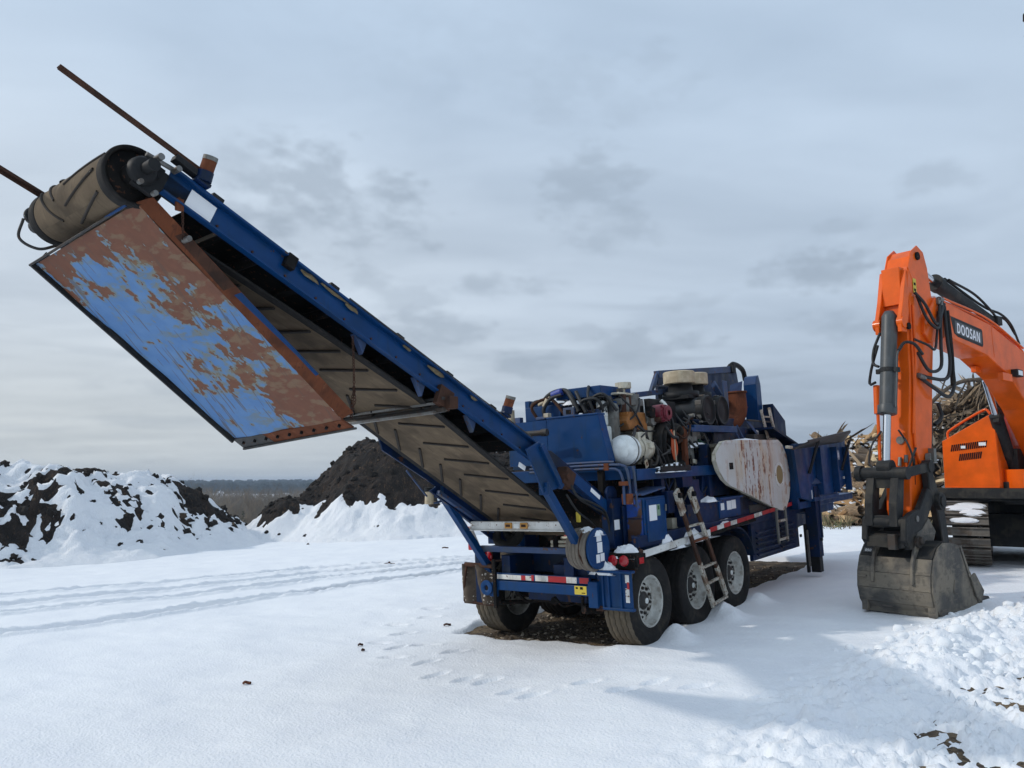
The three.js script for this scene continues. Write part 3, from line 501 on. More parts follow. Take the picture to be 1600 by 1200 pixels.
// struts and cross bars at the rear
{
  for (const s of [-1, 1]) part(G, 'strut', M.blue, [bar([s * .81, 2.02, 1.56], [s * .81, .90, .62], .085, .085), box(.12, .14, .05, s * .81, 1.98, 1.55)]);
  part(G, 'cross_bar', M.greyBlue, [box2(-.84, .82, 1.17, 1.245, .74, .81)]);
  const w = part(G, 'light_bar', M.white, [box2(-.73, .78, 1.475, 1.58, 1.02, 1.08), box2(-.73, .78, 1.465, 1.48, .98, 1.10)]);
  for (const x of [-.1, .14]) { part(w, 'marker_light', M.amber, box2(x - .055, x + .055, 1.495, 1.565, 1.08, 1.10, .01)); part(w, 'light_frame', M.rustDark, box2(x - .035, x + .035, 1.515, 1.545, 1.095, 1.104, .004)); }
  part(w, 'small_plate', M.cleanWhite, box2(-.02, .06, 1.50, 1.555, 1.08, 1.086, .001));
  part(G, 'reflector_post', M.red, [box2(-.92, -.86, 1.2, 1.5, .9, .93)]); part(G, 'reflector_post', M.white, [bar([-.82, 1.5, .98], [-.84, 1.22, .8], .05, .01)]);
  // things stowed behind the bar
  part(G, 'spare_hose', M.rubber, [tube([[-.75, 1.42, .55], [-.7, 1.28, .58], [-.5, 1.24, .6], [-.38, 1.33, .55], [-.36, 1.46, .5]], .06, 10), tube([[-.62, 1.48, .5], [-.6, 1.34, .5], [-.5, 1.32, .5], [-.46, 1.46, .48]], .045, 10)]);
  part(G, 'red_canister', M.red, [rod([.02, 1.30, .15], [.34, 1.31, .15], .11, .11, 24)]); part(G, 'stowed_tube', M.cream, [rod([.05, 1.27, .42], [.34, 1.28, .42], .022), rod([.05, 1.225, .42], [.34, 1.23, .42], .022), rod([.05, 1.31, .36], [.32, 1.32, .36], .022)]);
  part(G, 'clamp', M.dark, [box2(.10, .17, 1.19, 1.35, .30, .46)]); part(G, 'clamp', M.white, [box(.09, .05, .06, .36, 1.23, .45, 0, 0, .3)]);
}
{ // hose reel with a blue disc
  const c = [0, 1.25, .80];
  const reel = sub(G, 'hose_reel', 0, 0, 0), hs = [];
  for (let k = 0; k < 6; k++) { const g = new THREE.TorusGeometry(.205 + (k % 2) * .012, .026, 8, 40); g.rotateY(Math.PI / 2); hs.push(g.translate(.70 + k * .047, c[1] - .005 * k, c[2] + (k % 3) * .008)); }
  part(reel, 'hose_coil', std({ map: paintTex([116, 108, 98], [140, 132, 120], [80, 72, 64], { amt: .9, chips: .1, rep: .4, seed: 515 }), roughness: .85 }), hs);
  part(reel, 'drum', M.dark, [rod([.66, c[1], c[2]], [.98, c[1], c[2]], .17, .17, 28)]);
  part(reel, 'disc', M.blue, lathe([[0, .02], [.23, .02], [.238, .012], [.238, -.01], [.2, -.014]], 'x', [.985, c[1], c[2]], 44));
  part(reel, 'white_label', M.label, [box2(1.0055, 1.009, 1.33, 1.45, .745, .85, .001)]); part(reel, 'white_label', M.label, [box2(1.0055, 1.009, 1.20, 1.32, .735, .84, .001)]);
  part(reel, 'white_label', M.label, [box2(1.0055, 1.009, 1.09, 1.185, .80, .875, .001)]); part(reel, 'white_label', M.label, [box2(1.0055, 1.009, 1.10, 1.19, .70, .785, .001)]);
  part(reel, 'hose_loose_end', M.rustDark, [tube([[.8, 1.46, .78], [.86, 1.40, .95], [.88, 1.2, 1.02], [.9, 1.1, .98]], .02)]);
  part(G, 'yellow_tag', M.yellow, [box(.05, .12, .03, .82, 1.62, .92, .15, 0, -.1)]);
}
// fender deck with reflective edge
{
  const z0 = .30, z1 = -3.35, n = 14, top = [], gs = [];
  gs.push(bar([1.10, deckY(z0) - .045, z0], [1.10, deckY(z1) - .045, z1], .36, .05, [0, 1, 0]));
  const f = part(G, 'fender_deck', M.dark, gs);
  const e = part(G, 'deck_edge', M.white, [bar([1.29, deckY(.28) - .01, .28], [1.29, deckY(-1.62) - .01, -1.62], .016, .085, [0, 1, 0])]);
  const cols = ['r', 'w', 'r', 'w', 'r', 'r', 'w', 'r', 'r', 'w', 'r', 'r']; let z = -1.62;
  cols.forEach((k, i) => { const L = i < 4 ? .24 : .34; part(e, 'reflective_tape', k === 'r' ? M.red : M.white, bar([1.291, deckY(z) + .02 - .06 * sstep(-2.5, -5, z) * 0, z], [1.291, deckY(z - L) + .02, z - L + .015], .014, .06, [0, 1, 0], .002)); z -= L; });
  part(G, 'fender_arch', M.rustDark, [tube([[1.26, 1.17, .28], [1.28, 1.14, .38], [1.28, 1.06, .45], [1.27, .98, .47]], .03, 8), ...[0, 1, 2, 3].map(k => { const a = .1 + k * .3, b = a + .31, r = .30; return bar([1.12, .86 + r * Math.cos(a), .19 + r * Math.sin(a)], [1.12, .86 + r * Math.cos(b), .19 + r * Math.sin(b)], .32, .02, [0, Math.cos(a), Math.sin(a)]); })]);
  part(G, 'fender_arch', M.shadedBlue, [...[0, 1, 2, 3, 4].map(k => { const a = k * .26, b = a + .27, r = .64; return bar([1.14, .56 + r * Math.cos(a), -2.6 - r * Math.sin(a)], [1.14, .56 + r * Math.cos(b), -2.6 - r * Math.sin(b)], .26, .02, [0, Math.cos(a), -Math.sin(a)]); })]);
  const sk = part(G, 'side_skirt', M.shadedBlue, [box2(1.14, 1.2, .62, 1.3, -5.5, -3.32), box2(-1.2, -1.1, .6, 1.25, -5.5, -3.3), box2(-.6, 1.14, .66, 1.2, -5.45, -5.3)]);
  for (let k = 0; k < 5; k++) part(sk, 'louvre', M.shadedBlue, [box(.05, .028, .95, 1.215, .70 + k * .085, -3.95, 0, 0, -.5), box(.05, .028, .62, 1.215, .72 + k * .085, -4.85, 0, 0, -.5)]);
  part(G, 'side_beam', M.shadedBlue, [box2(1.0, 1.2, 1.33, 1.62, -5.2, -1.15), box2(1.16, 1.24, 1.2, 1.34, -6, .3), box2(-1.2, -1.0, 1.2, 1.62, -6, .2)]);
}
// electric cabinet with its lid up
{
  const c = sub(G, 'control_cabinet');
  const cabM = std({ map: tex(512, 512, (u, v) => { const a = fbm(u * 4, v * 4, 6, 521, 4), b = fbm(u * 20, v * 20, 4, 525, 20); let k = mix3([22, 64, 148], [34, 76, 158], b); k = mix3(k, [74, 48, 34], sstep(.56, .64, a)); return mix3(k, [50, 60, 84], sstep(.5, .7, b) * .3); }, true, .85), roughness: .5 });
  part(c, 'cabinet_body', M.blue, [box2(1.0, 1.235, 1.2, 1.79, -.46, .10), box2(.98, 1.22, 1.20, 1.24, -.48, .12), box2(1.02, 1.2, 1.08, 1.2, -.4, .05)]);
  part(c, 'cabinet_door', cabM, [box2(1.0, 1.21, 1.54, 1.77, .101, .117), box2(1.0, 1.21, 1.25, 1.53, .101, .117)]);
  part(c, 'side_door', M.blue, [box2(1.236, 1.25, 1.25, 1.76, -.44, .06)]);
  part(c, 'lid', M.greyBlue, [quad([.97, 1.84, .13], [1.25, 1.835, .12], [1.25, 1.90, -.47], [.97, 1.91, -.46], .018)]);
  part(c, 'white_label', M.label, box2(1.251, 1.2535, 1.50, 1.69, -.19, .0, .001)); part(c, 'green_label', std({ color: 0x7c947f, roughness: .5 }), box2(1.251, 1.2535, 1.55, 1.69, -.285, -.20, .001)); part(c, 'label_print', std({ color: 0x2a5a34 }), box2(1.253, 1.2555, 1.625, 1.675, -.265, -.22, .001));
  part(c, 'side_box', M.shadedBlue, box2(1.16, 1.26, 1.56, 1.84, -.68, -.50)); part(c, 'handle', M.steel, [rod([1.27, 1.6, -.40], [1.27, 1.68, -.41], .012)]);
  part(G, 'small_cabinet', M.blue, [box2(1.0, 1.22, 1.36, 1.655, -2.93, -2.16), box2(1.1, 1.26, 1.63, 1.66, -2.96, -2.12)]);
  part(G, 'white_label', M.label, box2(1.2205, 1.223, 1.48, 1.58, -2.32, -2.20, .001)); part(G, 'white_label', M.label, [box2(1.2205, 1.223, 1.47, 1.60, -2.58, -2.42, .001), box2(1.2205, 1.223, 1.475, 1.605, -2.75, -2.59, .001)]);
}
// folding ladder
{
  const l = sub(G, 'access_ladder'), A = [[1.36, 1.84, -.54], [1.36, .26, -1.40]], B = [[1.36, 1.84, -.94], [1.36, .30, -1.86]];
  const P = (S, t) => S[0].map((v, i) => mix(v, S[1][i], t));
  for (const S of [A, B]) { part(l, 'rail', M.rustDark, bar(P(S, .17), P(S, .98), .035, .07, [0, .4, 1])); part(l, 'rail', M.dirtyWhite, bar(P(S, S === A ? .62 : .70), P(S, S === A ? 1 : .97), .038, .085, [0, .4, 1])); part(l, 'rail', M.dirtyWhite, bar(P(S, 0), P(S, .19), .04, .13, [0, .4, 1])); part(l, 'rail', M.dirtyWhite, bar(P(S, S === A ? .33 : .30), P(S, S === A ? .37 : .44), .037, .074, [0, .4, 1])); }
  for (const t of [.30, .43, .66, .80, .985]) part(l, 'rung', t > .4 && t < .6 ? M.rust : M.dirtyWhite, bar(P(A, t), P(B, t), .05, .028));
  part(l, 'pivot', M.dark, [rod([1.32, 1.78, -.57], [1.42, 1.78, -.57], .035), rod([1.32, 1.78, -.97], [1.42, 1.78, -.97], .035)]);
  const s = sub(G, 'step_ladder');
  for (const z of [-4.20, -4.62]) part(s, 'rail', M.grey, bar([1.30, 1.38, z], [1.30, .80, z - .02], .03, .07, [0, 0, 1])); for (const y of [1.16, .86]) part(s, 'rung', M.dirtyWhite, bar([1.30, y, -4.2], [1.30, y, -4.64], .04, .04));
  const t = sub(G, 'upper_ladder'); part(t, 'rail', M.dirtyWhite, bar([1.0, 3.05, -4.72], [1.05, 2.55, -4.80], .03, .08, [0, 0, 1])); part(t, 'rail', M.dirtyWhite, bar([1.0, 3.10, -5.12], [1.05, 2.50, -5.22], .03, .08, [0, 0, 1])); part(t, 'rung', M.dirtyWhite, bar([1.0, 2.93, -4.74], [1.0, 2.93, -5.16], .03, .03)); part(t, 'rung', M.dirtyWhite, bar([1.05, 2.54, -4.8], [1.05, 2.54, -5.22], .03, .03));
}
// white drive guard
{
  const zy = [[-2.09, 2.38], [-2.26, 2.475], [-2.5, 2.495], [-4.56, 2.505], [-4.74, 2.43], [-4.91, 2.25], [-5.0, 1.9], [-4.96, 1.68], [-4.86, 1.5], [-4.68, 1.345], [-4.55, 1.32], [-4.42, 1.33], [-4.0, 1.42], [-2.97, 1.69], [-2.39, 1.83], [-2.2, 1.92], [-2.05, 2.05], [-1.96, 2.2], [-1.98, 2.3]];
  const face = new THREE.ShapeGeometry(new THREE.Shape(zy.map(([z, y]) => new THREE.Vector2(-z, y))), 8);
  face.applyMatrix4(new THREE.Matrix4().makeBasis(V(0, 0, -1), V(0, 1, 0), V(1, 0, 0)).setPosition(1.307, 0, 0));
  const p = face.attributes.position, uv = new Float32Array(p.count * 2); for (let i = 0; i < p.count; i++) { uv[i * 2] = (-p.getZ(i) - 1.9) / 3.2; uv[i * 2 + 1] = (p.getY(i) - 1.3) / 1.25; }
  face.setAttribute('uv', new THREE.BufferAttribute(uv, 2));
  const gm = std({ roughness: .55, map: tex(1024, 512, (u, v) => {
    const a = fbm(u * 10, v * 5, 5, 531), st = fbm(u * 46, v * 3.2, 5, 533), st2 = fbm(u * 90, v * 9, 4, 537), b = fbm(u * 70, v * 30, 3, 539), big = fbm(u * 7, v * 1.6, 4, 541);
    let c = mix3([202, 204, 206], [186, 182, 174], a); const zone = sstep(.2, .36, u) * (1 - sstep(.62, .72, u));
    c = mix3(c, [196, 166, 130], sstep(.42, .62, big * .6 + st * .4) * .75 * (.25 + .75 * zone));
    c = mix3(c, [124, 66, 42], sstep(.585, .66, st * .75 + b * .25) * (.15 + .85 * zone) * .9);
    c = mix3(c, [88, 44, 32], sstep(.60, .68, st2 * .6 + st * .4) * zone * .8);
    c = mix3(c, [146, 92, 60], sstep(.56, .7, fbm(u * 26, v * 12, 4, 547)) * Math.max(sstep(.8, 1, u), sstep(.90, 1, v), sstep(.16, .02, v)) * .85);
    return c;
  }) });
  const g = sub(G, 'drive_guard');
  part(g, 'guard_side', M.cream, [prism(zy, 1.235, 1.3, .01)]); part(g, 'guard_face', gm, face, { keepUV: true });
  part(g, 'inspection_hole', std({ color: 0x8a7650, roughness: .9 }), lathe([[0, .004], [.155, .004], [.155, 0]], 'x', [1.3085, 1.92, -4.48], 30)); part(g, 'hole_ring', M.white, lathe([[.158, .0], [.158, .006], [.215, .006], [.215, 0]], 'x', [1.3085, 1.92, -4.48], 34));
  part(g, 'slot', M.dark, box2(1.306, 1.311, 2.06, 2.16, -2.56, -2.42, .002)); part(g, 'guard_wing', M.cream, [box2(.92, 1.12, 2.12, 2.44, -2.62, -2.5, .04), box2(.95, 1.235, 2.40, 2.45, -2.9, -2.3)]);
  part(G, 'guard_support', M.steelDark, [box2(1.02, 1.2, 1.42, 1.66, -3.5, -3.05), bar([1.2, 1.72, -3.0], [1.2, 1.30, -4.6], .03, .1, [0, 1, 0]), bar([1.25, 1.62, -3.2], [1.25, 1.36, -4.3], .04, .05, [0, 1, 0]), box2(1.05, 1.22, 1.36, 1.48, -4.5, -3.3)]);
}
// front leg, jack, sloping cover
{
  const l = sub(G, 'support_leg');
  part(l, 'leg_post', M.shadedBlue, [bar([1.38, 1.66, -5.80], [1.38, .42, -5.80], .2, .22, [0, 0, 1]), box2(1.44, 1.5, .74, 1.6, -5.92, -5.86)]); part(l, 'leg_foot', M.black, [bar([1.38, .95, -5.80], [1.38, .15, -5.80], .16, .18, [0, 0, 1]), bar([1.27, 1.0, -5.66], [1.27, .15, -5.66], .04, .10, [0, 0, 1]), box(.03, .05, .06, 1.2, .8, -5.6), box(.03, .05, .06, 1.5, .72, -5.8)]);
  part(l, 'leg_slide', M.steel, [box2(1.29, 1.33, .26, .9, -5.63, -5.605)]); part(l, 'leg_cover', M.greyBlue, [quad([1.12, 2.06, -5.35], [1.40, 1.70, -5.42], [1.56, 1.72, -6.0], [1.2, 2.06, -5.8], .02)]); part(l, 'white_label', M.label, box2(1.45, 1.47, 1.45, 1.6, -5.60, -5.58, .001));
  part(l, 'leg_arm', M.shadedBlue, [box2(1.0, 1.36, 1.35, 1.66, -5.8, -5.5), box2(.85, 1.16, .65, 2.1, -5.6, -5.25)]);
}
// feed hopper with flared rim
{
  const h = sub(G, 'feed_hopper');
  for (const s of [1, -1]) {
    part(h, 'hopper_side', M.blue, [prism([[-4.85, 2.42], [-8.0, 2.52], [-7.75, 1.62], [-7.1, 1.46], [-5.9, 1.36], [-5.0, 1.5]], s * 1.40, s * 1.46, .004), box2(s * 1.36, s * 1.5, 1.40, 1.47, -7.1, -5.6)]);
    for (const z of [-5.95, -6.95, -7.75]) part(h, 'hopper_rib', M.blue, [box2(s * 1.46, s * 1.58, 1.5, 2.36, z - .02, z + .02)]);
    part(h, 'hopper_rim', M.steelDark, [quad(...(s > 0 ? [[1.44, 2.34, -4.8], [1.64, 2.46, -5.1], [1.64, 2.66, -7.75], [1.44, 2.48, -7.9]] : [[-1.44, 2.48, -7.9], [-1.64, 2.66, -7.75], [-1.64, 2.46, -5.1], [-1.44, 2.34, -4.8]]), .025), bar([s * 1.64, 2.455, -5.1], [s * 1.64, 2.655, -7.75], .03, .05)]);
    for (const z of [-5.6, -7.6]) part(h, 'rim_brace', M.black, [bar([s * 1.63, 2.48, z - .1], [s * 1.48, 1.9, z + .1], .03, .05)]);
  }
  part(h, 'hopper_floor', M.blue, [box2(-1.4, 1.4, 1.30, 1.42, -8.4, -5.0), box2(-1.4, 1.4, 1.3, 2.4, -5.1, -5.0), box2(.9, 1.35, 1.15, 1.36, -7.2, -6.1)]);
  const plate = textPlate(.3, .2, 128, (c, w, hh) => { c.fillStyle = '#8d99ab'; c.fillRect(0, 0, w, hh); c.fillStyle = '#e8ecf0'; c.font = 'bold 62px sans-serif'; c.textAlign = 'center'; c.textBaseline = 'middle'; c.fillText('0SU0', w / 2, hh / 2, w - 6); });
  const pg = new THREE.PlaneGeometry(.30, .18); pg.rotateY(Math.PI / 2); pg.translate(1.4635, 2.2, -7.35);
  part(h, 'number_plate', std({ map: plate, roughness: .5 }), pg, { keepUV: true });
  part(h, 'small_fitting', M.white, [box(.04, .08, .05, 1.48, 2.0, -6.1), box(.03, .05, .04, 1.48, 1.75, -7.6)]);
  part(h, 'ledge', M.cream, [box(.06, .05, .62, 1.42, 2.36, -4.95, -.05)]);
}
// hydraulic tanks behind the conveyor
{
  const taper = g => { const q = g.attributes.position; for (let i = 0; i < q.count; i++) if (q.getX(i) > .4) q.setX(i, q.getX(i) - .13 * Math.max(0, (q.getY(i) - 2.25) / .6)); return g; };
  part(G, 'oil_tank', M.blue, [taper(box2(-.01, .91, 2.25, 2.86, .14, .30, .012)), taper(box2(-.015, .92, 2.845, 2.868, .13, .312))]);
  part(G, 'oil_tank', M.blue, [prism([[.24, 2.25], [.24, 2.84], [-.06, 2.86], [-.06, 2.25]], -.72, -.045, .012), box2(-.9, .45, 2.2, 2.8, -.9, -.06), box2(-.7, -.06, 2.64, 2.655, .24, .246)]);
  part(G, 'roller_end', M.steelDark, [rod([-.42, 2.66, .62], [.12, 2.66, .55], .035, .035), rod([.1, 2.66, .57], [.18, 2.66, .56], .048)]);
  const v = sub(G, 'valve_bank');
  part(v, 'valve_body', M.blue, [box2(-.62, -.02, 2.86, 3.06, -.35, -.05), box2(-.66, -.58, 2.86, 3.16, -.4, -.1), box2(-.5, -.3, 3.06, 3.13, -.35, -.1)]);
  part(v, 'cooler_box', M.blue, [box2(-.12, .60, 3.12, 3.26, -.9, -.1), box2(.0, .6, 2.95, 3.12, -.75, -.4), box2(.5, .68, 2.9, 3.05, -.9, -.3)]); part(v, 'mount', M.greyBlue, [box2(.12, .30, 2.86, 2.99, .0, .1), box2(-.66, -.56, 2.84, 2.92, .08, .16), box2(-.3, -.14, 2.86, 2.90, .05, .15), box2(.42, .6, 2.87, 2.94, -.2, .0)]);
  part(v, 'mount_hole', M.dark, [box2(.17, .25, 2.90, 2.96, .098, .102, .001)]); part(v, 'breather', M.cream, [box2(-.16, -.08, 2.88, 2.94, .08, .16)]);
  part(v, 'hydraulic_hose', M.hose, [tube([[-.45, 3.1, -.2], [-.2, 3.22, -.1], [.05, 3.24, -.08], [.22, 3.12, .02], [.34, 2.92, .05]], .034), tube([[-.2, 2.88, .05], [-.22, 3.0, .06], [-.12, 3.14, .02], [.05, 3.18, .0]], .026), tube([[.28, 3.2, .0], [.38, 3.05, .05], [.46, 2.9, .06]], .026), tube([[.42, 3.26, -.1], [.5, 3.1, .05], [.56, 2.9, .03]], .02), tube([[.55, 3.12, -.2], [.66, 3.05, -.2], [.68, 2.9, -.2]], .045)]);
  part(v, 'coupling', std({ color: 0x2b3f8e, roughness: .5 }), [rod([-.12, 3.19, -.03], [.03, 3.225, -.03], .052)]); part(v, 'fitting', M.tanPlastic, [rod([-.42, 3.09, -.12], [-.18, 3.16, -.06], .03), rod([-.22, 3.04, .05], [-.17, 3.14, .03], .03)]);
  part(v, 'filter_can', M.tanPlastic, [rod([-.79, 2.84, .05], [-.79, 3.04, .05], .045)]);
}
// platform carrying the engine
part(G, 'engine_deck', M.blue, [box2(-.95, 1.15, 2.02, 2.18, .08, .24), box2(.98, 1.16, 2.0, 2.14, -2.3, .08), box2(-1.1, -.9, 2.0, 2.14, -4, .1)]);
part(G, 'deck_post', M.shadedBlue, [box2(.98, 1.1, 1.2, 2.0, .0, .1), box2(.98, 1.1, 1.6, 2.0, -.75, -.66), box2(.96, 1.14, 1.86, 2.02, -1.5, -1.2), bar([1.06, 1.95, -1.55], [1.06, 1.62, -1.95], .06, .14), box2(.98, 1.12, 1.6, 2.45, -2.2, -2.1), box2(1.0, 1.14, 1.62, 1.95, -1.72, -1.5), prism([[-2.05, 1.68], [-1.98, 1.78], [-2.1, 2.2], [-3.6, 2.0], [-3.6, 1.68]], .9, 1.05)]);
part(G, 'engine_bay', M.dark, [box2(-.9, .80, 1.1, 2.0, -4.0, -.5), box2(-.7, .55, 2.0, 2.6, -2.3, -1.0), box2(-.8, .9, 1.95, 2.03, -3.2, 0)]);
part(G, 'mill_housing', M.shadedBlue, [box2(-1.15, 1.0, 1.2, 2.45, -6.2, -3.0), box2(-1.0, .75, 2.45, 2.9, -6.0, -3.5), prism([[-2.6, 2.4], [-2.6, 3.1], [-5.6, 3.2], [-5.6, 2.4]], -1.0, .3), box2(.3, .85, 2.4, 2.75, -4.4, -3.0)]);
part(G, 'feed_slope', M.shadedBlue, [quad([1.20, 2.74, -4.7], [1.3, 2.42, -5.7], [-1.3, 2.42, -5.7], [-1.20, 2.74, -4.7], .04)]);
part(G, 'deck_pipe', M.greyBlue, [tube([[-.3, 2.245, .3], [.9, 2.245, .3], [.98, 2.24, .3]], .017), tube([[-.3, 2.20, .33], [1.02, 2.205, .33], [1.12, 2.19, .3], [1.15, 2.1, .28], [1.15, 1.75, .26]], .018), tube([[-.3, 2.155, .33], [.95, 2.16, .34], [1.05, 2.14, .33], [1.09, 2.06, .32], [1.09, 1.72, .30]], .018), tube([[1.19, 2.18, .22], [1.2, 2.1, .22], [1.2, 1.7, .2]], .018)]);
part(G, 'pipe_clamp', M.rust, [box2(.86, .93, 2.14, 2.23, .345, .365), box2(1.05, 1.18, 1.95, 2.0, .33, .35), box2(1.05, 1.2, 1.72, 1.85, .27, .30)]);
part(G, 'step_tray', M.black, [box(.2, .03, .85, 1.14, 2.10, -.85), bar([1.23, 2.13, -.42], [1.23, 2.13, -1.28], .02, .06), ...[-.5, -.65, -.8, -.95, -1.1].map(z => box(.02, .05, .05, 1.235, 2.165, z))]);
// air tank, engine and its fittings
{
  const a = sub(G, 'air_tank');
  part(a, 'tank_shell', M.cleanWhite, [lathe([[0, .18], [.05, .174], [.10, .152], [.145, .112], [.178, .06], [.195, 0], [.197, -.06], [.19, -.14], [.16, -.2], [0, -.23]], 'z', [.90, 2.385, -.06], 56)]);
  part(a, 'tank_strap', M.grey, [lathe([[.195, -.012], [.202, -.012], [.202, .012], [.195, .012]], 'z', [.90, 2.385, -.12], 40)]);
  part(G, 'starter_housing', M.cream, [lathe([[0, .02], [.13, .02], [.155, -.02], [.16, -.3], [.14, -.42], [0, -.44]], 'z', [.84, 2.40, -.36], 32), lathe([[.165, -.05], [.172, -.05], [.172, -.09], [.165, -.09]], 'z', [.84, 2.40, -.42], 32), box(.1, .12, .2, .9, 2.56, -.5), box(.08, .08, .1, 1.0, 2.44, -.6)]);
  part(G, 'tank_pipe', M.steelDark, [tube([[.98, 2.55, -.42], [1.0, 2.6, -.5], [.9, 2.55, -.7]], .012), tube([[1.0, 2.3, -.9], [1.04, 2.38, -1.1], [.9, 2.48, -1.25]], .012), tube([[.92, 2.22, -.5], [1.02, 2.22, -.35], [1.06, 2.3, -.3]], .014)]);
  part(G, 'hanging_tag', M.tanPlastic, [box(.01, .1, .12, 1.03, 2.2, -.42, .3, .2, 0)]); part(G, 'hanging_tag', M.rust, [box(.011, .05, .05, 1.035, 2.2, -.42, .3, .2, 0)]);
  const e = sub(G, 'diesel_engine');
  part(e, 'engine_block', M.cream, [box2(.0, .72, 2.2, 2.72, -2.2, -.75), box2(.55, .80, 2.5, 2.72, -1.65, -.95), box2(.68, .74, 2.3, 2.6, -1.9, -1.2)]);
  part(e, 'coolant_bottle', M.cleanWhite, [box2(.34, .54, 2.48, 2.72, -.40, -.14, .03), box2(.36, .5, 2.72, 3.06, -.42, -.16, .03), box(.05, .1, .1, .5, 2.9, -.15)]);
  part(e, 'mesh_muffler', M.grey, [rod([.60, 2.52, -.32], [.60, 2.96, -.32], .088, .088, 28), lathe([[.088, 0], [.07, .05], [.03, .07], [0, .07]], 'y', [.60, 2.96, -.32], 28), ...[0, 1, 2, 3, 4, 5, 6].map(k => lathe([[.088, -.006], [.092, 0], [.088, .006]], 'y', [.6, 2.56 + k * .065, -.32], 28))]);
  part(e, 'fuel_filter', M.ochre, [box2(.52, .80, 2.68, 2.90, -1.0, -.55), prism([[-.55, 2.66], [-.48, 2.78], [-.6, 2.9], [-1.0, 2.9], [-1.05, 2.66]], .55, .82)]);
  part(e, 'cylinder_head', M.grey, [rod([.66, 2.88, -.66], [.66, 3.10, -.66], .1), rod([.66, 2.90, -.95], [.66, 3.16, -.95], .1), box2(.5, .75, 3.0, 3.08, -1.1, -.5)]); part(e, 'cylinder_head', M.rustDark, [rod([.7, 2.9, -.60], [.7, 3.14, -.62], .055), rod([.72, 2.9, -.74], [.72, 3.12, -.74], .04)]);
  part(e, 'breather_cap', M.cream, [rod([.62, 3.24, -.80], [.62, 3.32, -.80], .11, .11, 28), rod([.62, 3.12, -.8], [.62, 3.25, -.8], .025), box2(.5, .72, 3.14, 3.17, -.95, -.5)]); part(e, 'lifting_eye', M.steelDark, [rod([.55, 3.05, -.4], [.55, 3.24, -.42], .012), rod([.6, 3.0, -.34], [.6, 3.1, -.34], .015), box(.04, .06, .12, .68, 3.19, -.6)]);
  part(e, 'dip_tube', M.cleanWhite, [tube([[.74, 3.1, -1.12], [.75, 2.85, -1.13], [.77, 2.76, -1.15]], .009), tube([[.75, 3.1, -1.62], [.8, 3.02, -1.66], [.8, 2.95, -1.6]], .03)]);
  part(e, 'wiring', M.hose, [tube([[.72, 3.12, -.5], [.84, 2.94, -.62], [.85, 2.8, -.75], [.8, 2.68, -.95]], .014), tube([[.72, 2.7, -.45], [.85, 2.85, -.65], [.85, 3.0, -.8], [.75, 3.1, -1.0]], .013), tube([[.6, 2.75, -.4], [.74, 2.95, -.5], [.7, 3.1, -.55]], .012), tube([[.8, 2.7, -1.2], [.85, 2.95, -1.3], [.78, 3.05, -1.6]], .014), tube([[.8, 2.66, -.7], [.86, 2.64, -1.0], [.85, 2.66, -1.35]], .012)]);
  part(e, 'pump', M.grey, [rod([.70, 2.80, -1.12], [.88, 2.80, -1.12], .08), rod([.78, 2.8, -1.0], [.78, 2.8, -1.3], .065), box(.12, .1, .12, .82, 2.87, -1.18)]);
  part(e, 'alternator', M.maroon, [lathe([[0, 0], [.1, 0], [.125, .03], [.125, .16], [.105, .2], [0, .2]], 'x', [.68, 2.86, -1.52], 32), lathe([[.06, 0], [.095, 0], [.095, .012], [.075, .02], [.095, .028], [.095, .04], [.04, .04]], 'x', [.89, 2.86, -1.52], 32), ...[0, 1, 2, 3, 4, 5, 6, 7].map(k => box(.03, .02, .09, .87, 2.86 + .105 * Math.cos(k * .785), -1.52 + .105 * Math.sin(k * .785), k * -.785))]);
  part(e, 'top_block', M.black, [box2(.25, .62, 2.75, 3.12, -2.2, -1.15), box2(.3, .72, 2.95, 3.12, -1.6, -1.2)]);
  for (const [z, r] of [[-1.22, .30], [-1.34, .28], [-1.62, .29]]) { const g = new THREE.TorusGeometry(r, .045, 10, 36); g.rotateY(Math.PI / 2); g.scale(1.6, 1, .62); part(e, 'drive_belt', M.rubber, [g.translate(.88, 2.43, z)]); }
  part(e, 'rust_strap', M.rust, [bar([.92, 2.72, -1.80], [.93, 2.12, -1.76], .06, .10, [0, 0, 1])]);
  part(e, 'hanging_cord', M.orangeCord, [0, 1, 2, 3].map(k => tube([[.95, 2.66, -1.35 + k * .012], [.97, 2.5, -1.30 - k * .04], [.98, 2.36, -1.27 - k * .05], [.97, 2.24, -1.34]], .012)));
  part(e, 'hanging_cord', M.tanPlastic, [tube([[.95, 2.68, -1.42], [.98, 2.5, -1.36], [.985, 2.2, -1.36], [.985, 2.12, -1.37]], .013), rod([.985, 2.15, -1.37], [.985, 2.09, -1.37], .022)]);
  part(e, 'water_pump', M.grey, [box2(.72, .92, 2.5, 2.62, -2.25, -1.85, .02), rod([.86, 2.25, -2.05], [.86, 2.55, -2.05], .07), box(.16, .08, .5, .84, 2.62, -2.1), rod([.9, 2.45, -1.85], [.9, 2.3, -1.87], .035), rod([.8, 2.58, -2.5], [.8, 2.64, -2.2], .06), rod([.7, 2.6, -2.95], [.8, 2.62, -2.6], .05)]);
  part(e, 'green_hose', std({ color: 0x1d4a3a, roughness: .6 }), [tube([[.85, 2.52, -2.4], [.92, 2.44, -2.5], [.9, 2.40, -2.7]], .03)]);
  part(e, 'battery_cover', M.white, [box2(.85, .98, 2.3, 2.43, -2.62, -2.36)]);
